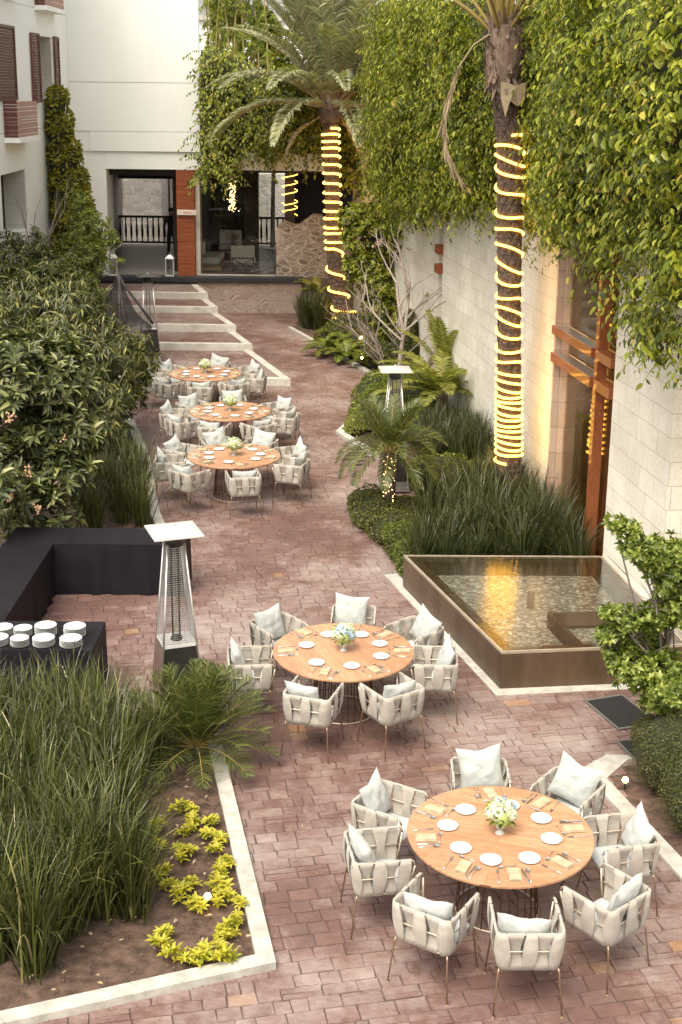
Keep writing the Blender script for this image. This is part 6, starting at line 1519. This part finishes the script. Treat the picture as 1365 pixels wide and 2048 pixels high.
# ================================================================ GROUND LIGHTS, NET, PERSON
def uplight(loc, aim, label, e=14, size=.035):
    t = thing('garden_spotlight', label, 'garden light', loc)
    MB().tube([(0, 0, 0), (0, 0, .07)], .008, 6).build('spike', M['darkwood'], t)
    d = Vector(aim).normalized(); q = d.to_track_quat('Z', 'Y').to_matrix().to_4x4(); T4 = Matrix.Translation((0, 0, .1)) @ q
    g = MB(); g.lathe([(.02, -.06), (size, -.04), (size, .03), (size * .9, .03)], 16); g.v = [tuple(T4 @ Vector(v)) for v in g.v]; g.build('lamp_housing', M['heat_black'], t)
    g = MB(); g.smooth = True; g.lathe([(size * 1.05, .026), (size * .98, .026 + size * .4), (size * .7, .026 + size * .8), (.0, .026 + size * 1.1)], 16); g.v = [tuple(T4 @ Vector(v)) for v in g.v]; g.build('lens', M['lens'], t)
    l = bpy.data.lights.new('spot_beam', 'SPOT'); l.energy = e; l.color = (1, .66, .32); l.spot_size = math.radians(110); l.spot_blend = .8; l.shadow_soft_size = .03
    lo_ = bpy.data.objects.new('spot_beam', l); C.objects.link(lo_); lo_.parent = t; lo_.location = Vector((0, 0, .1)) + d * .045; lo_.rotation_euler = (-d).to_track_quat('Z', 'Y').to_euler()
uplight((-1.11, 10.15, .03), (-.1, -.8, .65), 'small bright garden spotlight among the yellow plants in the near left bed', 22, .03)
uplight((2.94, 12.25, .03), (-.25, -.8, .6), 'glowing ground light at the kerb under the clipped round hedge', 16, .03)
uplight((.5, 34.5, .45), (-.2, -.8, .5), 'glowing spotlight in the ground cover right of the far palm foot', 25, .045)
uplight((1.25, 29.4, .35), (.1, -.8, .5), 'small spotlight at the foot of the bare tree above the middle heater', 20, .04)
uplight((.5, 33.1, .2), (0, -.8, .5), 'faint small spotlight in the shrubs in front of the far palm', 6, .03)
0 and uplight((2.5, 23.3, .3), (.6, -.2, .9), 'low spotlight hidden in planting beside the near palm, lighting the stone jamb', 12, .03)

# shade net hanging on a pole beside the far heater
t = thing('shade_net', 'bundled dark translucent shade net draped from a pole behind the left trees', 'net', (-5.35, 31.7, .1))
MB().tube([(0, 0, 0), (0, 0, 2.3)], .02, 8).build('pole', M['inox'], t)
g = MB(); g.smooth = True
def netf(u, v):
    a = u * 2 * PI; f = v ** 1.25; fold = 1 + .13 * math.sin(a * 7 + v * 3) + .1 * noise.noise(Vector((math.cos(a) * 2, math.sin(a) * 2, v * 3)))
    r_ = (.05 + .82 * f) * fold; x = r_ * math.cos(a) * (1.0 if math.cos(a) > 0 else 1.25); y = r_ * math.sin(a) * .6
    z = 2.38 - 1.25 * v - .25 * math.sin(v * PI) + .06 * math.sin(a * 3) * v
    return (x * (1 - .25 * max(0, v - .8) * 5), y, z)
g.grid(netf, 64, 18); g.build('net_cloth', M['net'], t)
g = MB(); g.smooth = True
for s_ in (0, 1, 2):
    a0 = (0.2, 2.6, -1.3)[s_]; pts = [(.0, 0, 2.45), (.12 * math.cos(a0), .1 * math.sin(a0), 2.2), (.45 * math.cos(a0), .3 * math.sin(a0), 1.75), (.8 * math.cos(a0), .45 * math.sin(a0), 1.25)]; g.tube(pts, [.025, .035, .03, .035], 8)
g.build('net_roll', pbr('net_bundle', (.05, .045, .045), (.1, .09, .09), .9, 8, 60, .5), t)

# waiter in black behind the timber pier
def person(loc, rz, label):
    root = thing('person', label, 'person', loc, rz)
    J = {'pel': (0, 0, .95), 'wst': (0, .01, 1.10), 'chs': (0, .0, 1.32), 'nck': (0, -.01, 1.48), 'hdb': (0, .02, 1.56), 'hd': (0, .02, 1.66), 'htop': (0, .0, 1.73),
         'shL': (-.17, 0, 1.42), 'elL': (-.24, -.03, 1.14), 'wrL': (-.20, .14, .98), 'shR': (.17, 0, 1.42), 'elR': (.25, -.03, 1.14), 'wrR': (.24, .06, .90),
         'hpL': (-.09, 0, .90), 'knL': (-.10, .02, .50), 'anL': (-.11, -.02, .09), 'toL': (-.12, .13, .04), 'hpR': (.09, 0, .90), 'knR': (.12, .04, .50), 'anR': (.13, .0, .09), 'toR': (.15, .15, .04)}
    E_ = [('pel', 'wst'), ('wst', 'chs'), ('chs', 'nck'), ('nck', 'hdb'), ('hdb', 'hd'), ('hd', 'htop'), ('chs', 'shL'), ('shL', 'elL'), ('elL', 'wrL'), ('chs', 'shR'), ('shR', 'elR'), ('elR', 'wrR'), ('pel', 'hpL'), ('hpL', 'knL'), ('knL', 'anL'), ('anL', 'toL'), ('pel', 'hpR'), ('hpR', 'knR'), ('knR', 'anR'), ('anR', 'toR')]
    Rd = dict(pel=.14, wst=.12, chs=.145, nck=.055, hdb=.07, hd=.085, htop=.06, shL=.065, elL=.045, wrL=.032, shR=.065, elR=.045, wrR=.032, hpL=.09, knL=.062, anL=.042, toL=.035, hpR=.09, knR=.062, anR=.042, toR=.035)
    for h, s_ in (('wrL', -1), ('wrR', 1)):
        w = Vector(J[h])
        for k in range(5):
            nm = f'{h}{k}'; J[nm] = tuple(w + Vector(((k - 2) * .012, .03, -.055))); J[nm + 't'] = tuple(w + Vector(((k - 2) * .017 + (s_ * -.02 if k == 0 else 0), .05 - (k == 0) * .01, -.11 + abs(k - 2) * .008))); E_ += [(h, nm), (nm, nm + 't')]; Rd[nm] = .011; Rd[nm + 't'] = .007
    names = list(J); me = bpy.data.meshes.new('body'); me.from_pydata([J[n] for n in names], [(names.index(a), names.index(b)) for a, b in E_], [])
    ob_ = link('body', me, root); sk = ob_.modifiers.new('skin', 'SKIN'); sk.use_smooth_shade = True
    me.skin_vertices.new(name='') if not me.skin_vertices else None
    for i, n in enumerate(names):
        sv = me.skin_vertices[0].data[i]; q = Rd[n]; sv.radius = (q * (1.15 if n in ('chs', 'pel', 'wst') else 1), q * (.75 if n in ('chs', 'wst', 'pel') else 1)); sv.use_root = (n == 'pel')
    sb_ = ob_.modifiers.new('sub', 'SUBSURF'); sb_.levels = 1; sb_.render_levels = 2
    m, nt = _nt('person_body'); geo = nt.nodes.new('ShaderNodeTexCoord'); sp = nt.nodes.new('ShaderNodeSeparateXYZ'); nt.links.new(geo.outputs['Object'], sp.inputs[0])
    c1 = ramp(nt, sp.outputs[2], [(0, (.015, .013, .014)), (1, (.4, .24, .17))], 'CONSTANT'); nt.nodes[-1].color_ramp.elements[1].position = 1.0
    mr = nt.nodes.new('ShaderNodeMath'); mr.operation = 'GREATER_THAN'; mr.inputs[1].default_value = 1.49; nt.links.new(sp.outputs[2], mr.inputs[0])
    finish(nt, mixc(nt, mr.outputs[0], (.015, .013, .014), (.38, .23, .16)), .8); me.materials.append(m)
    g = MB(); g.smooth = True; g.lathe([(.06, -.03), (.095, .0), (.1, .04), (.085, .085), (.04, .11), (0, .115)], 16, (0, -.0, 1.66)); g.build('hair', M['hair'], root)
    for sx_ in (-1, 1):
        MB().lathe([(.0, -.01), (.011, 0), (0, .01)], 6, (sx_ * .032, .098, 1.66)).build('eye', M['china'], root)
    g = MB(); g.add([(-.012, .1, 1.625), (.012, .1, 1.625), (0, .122, 1.628), (0, .1, 1.66)], [(0, 2, 3), (2, 1, 3), (0, 1, 2)]); g.build('nose', M['skin'], root)
    MB().box(-.022, .022, .094, .102, 1.592, 1.598).build('mouth', M['faded_red'], root)
person((-5.89, 46.0, 1.1), math.radians(200), 'person in black standing on the grey deck, half hidden behind the red timber pier')
print('objects', len(bpy.data.objects))
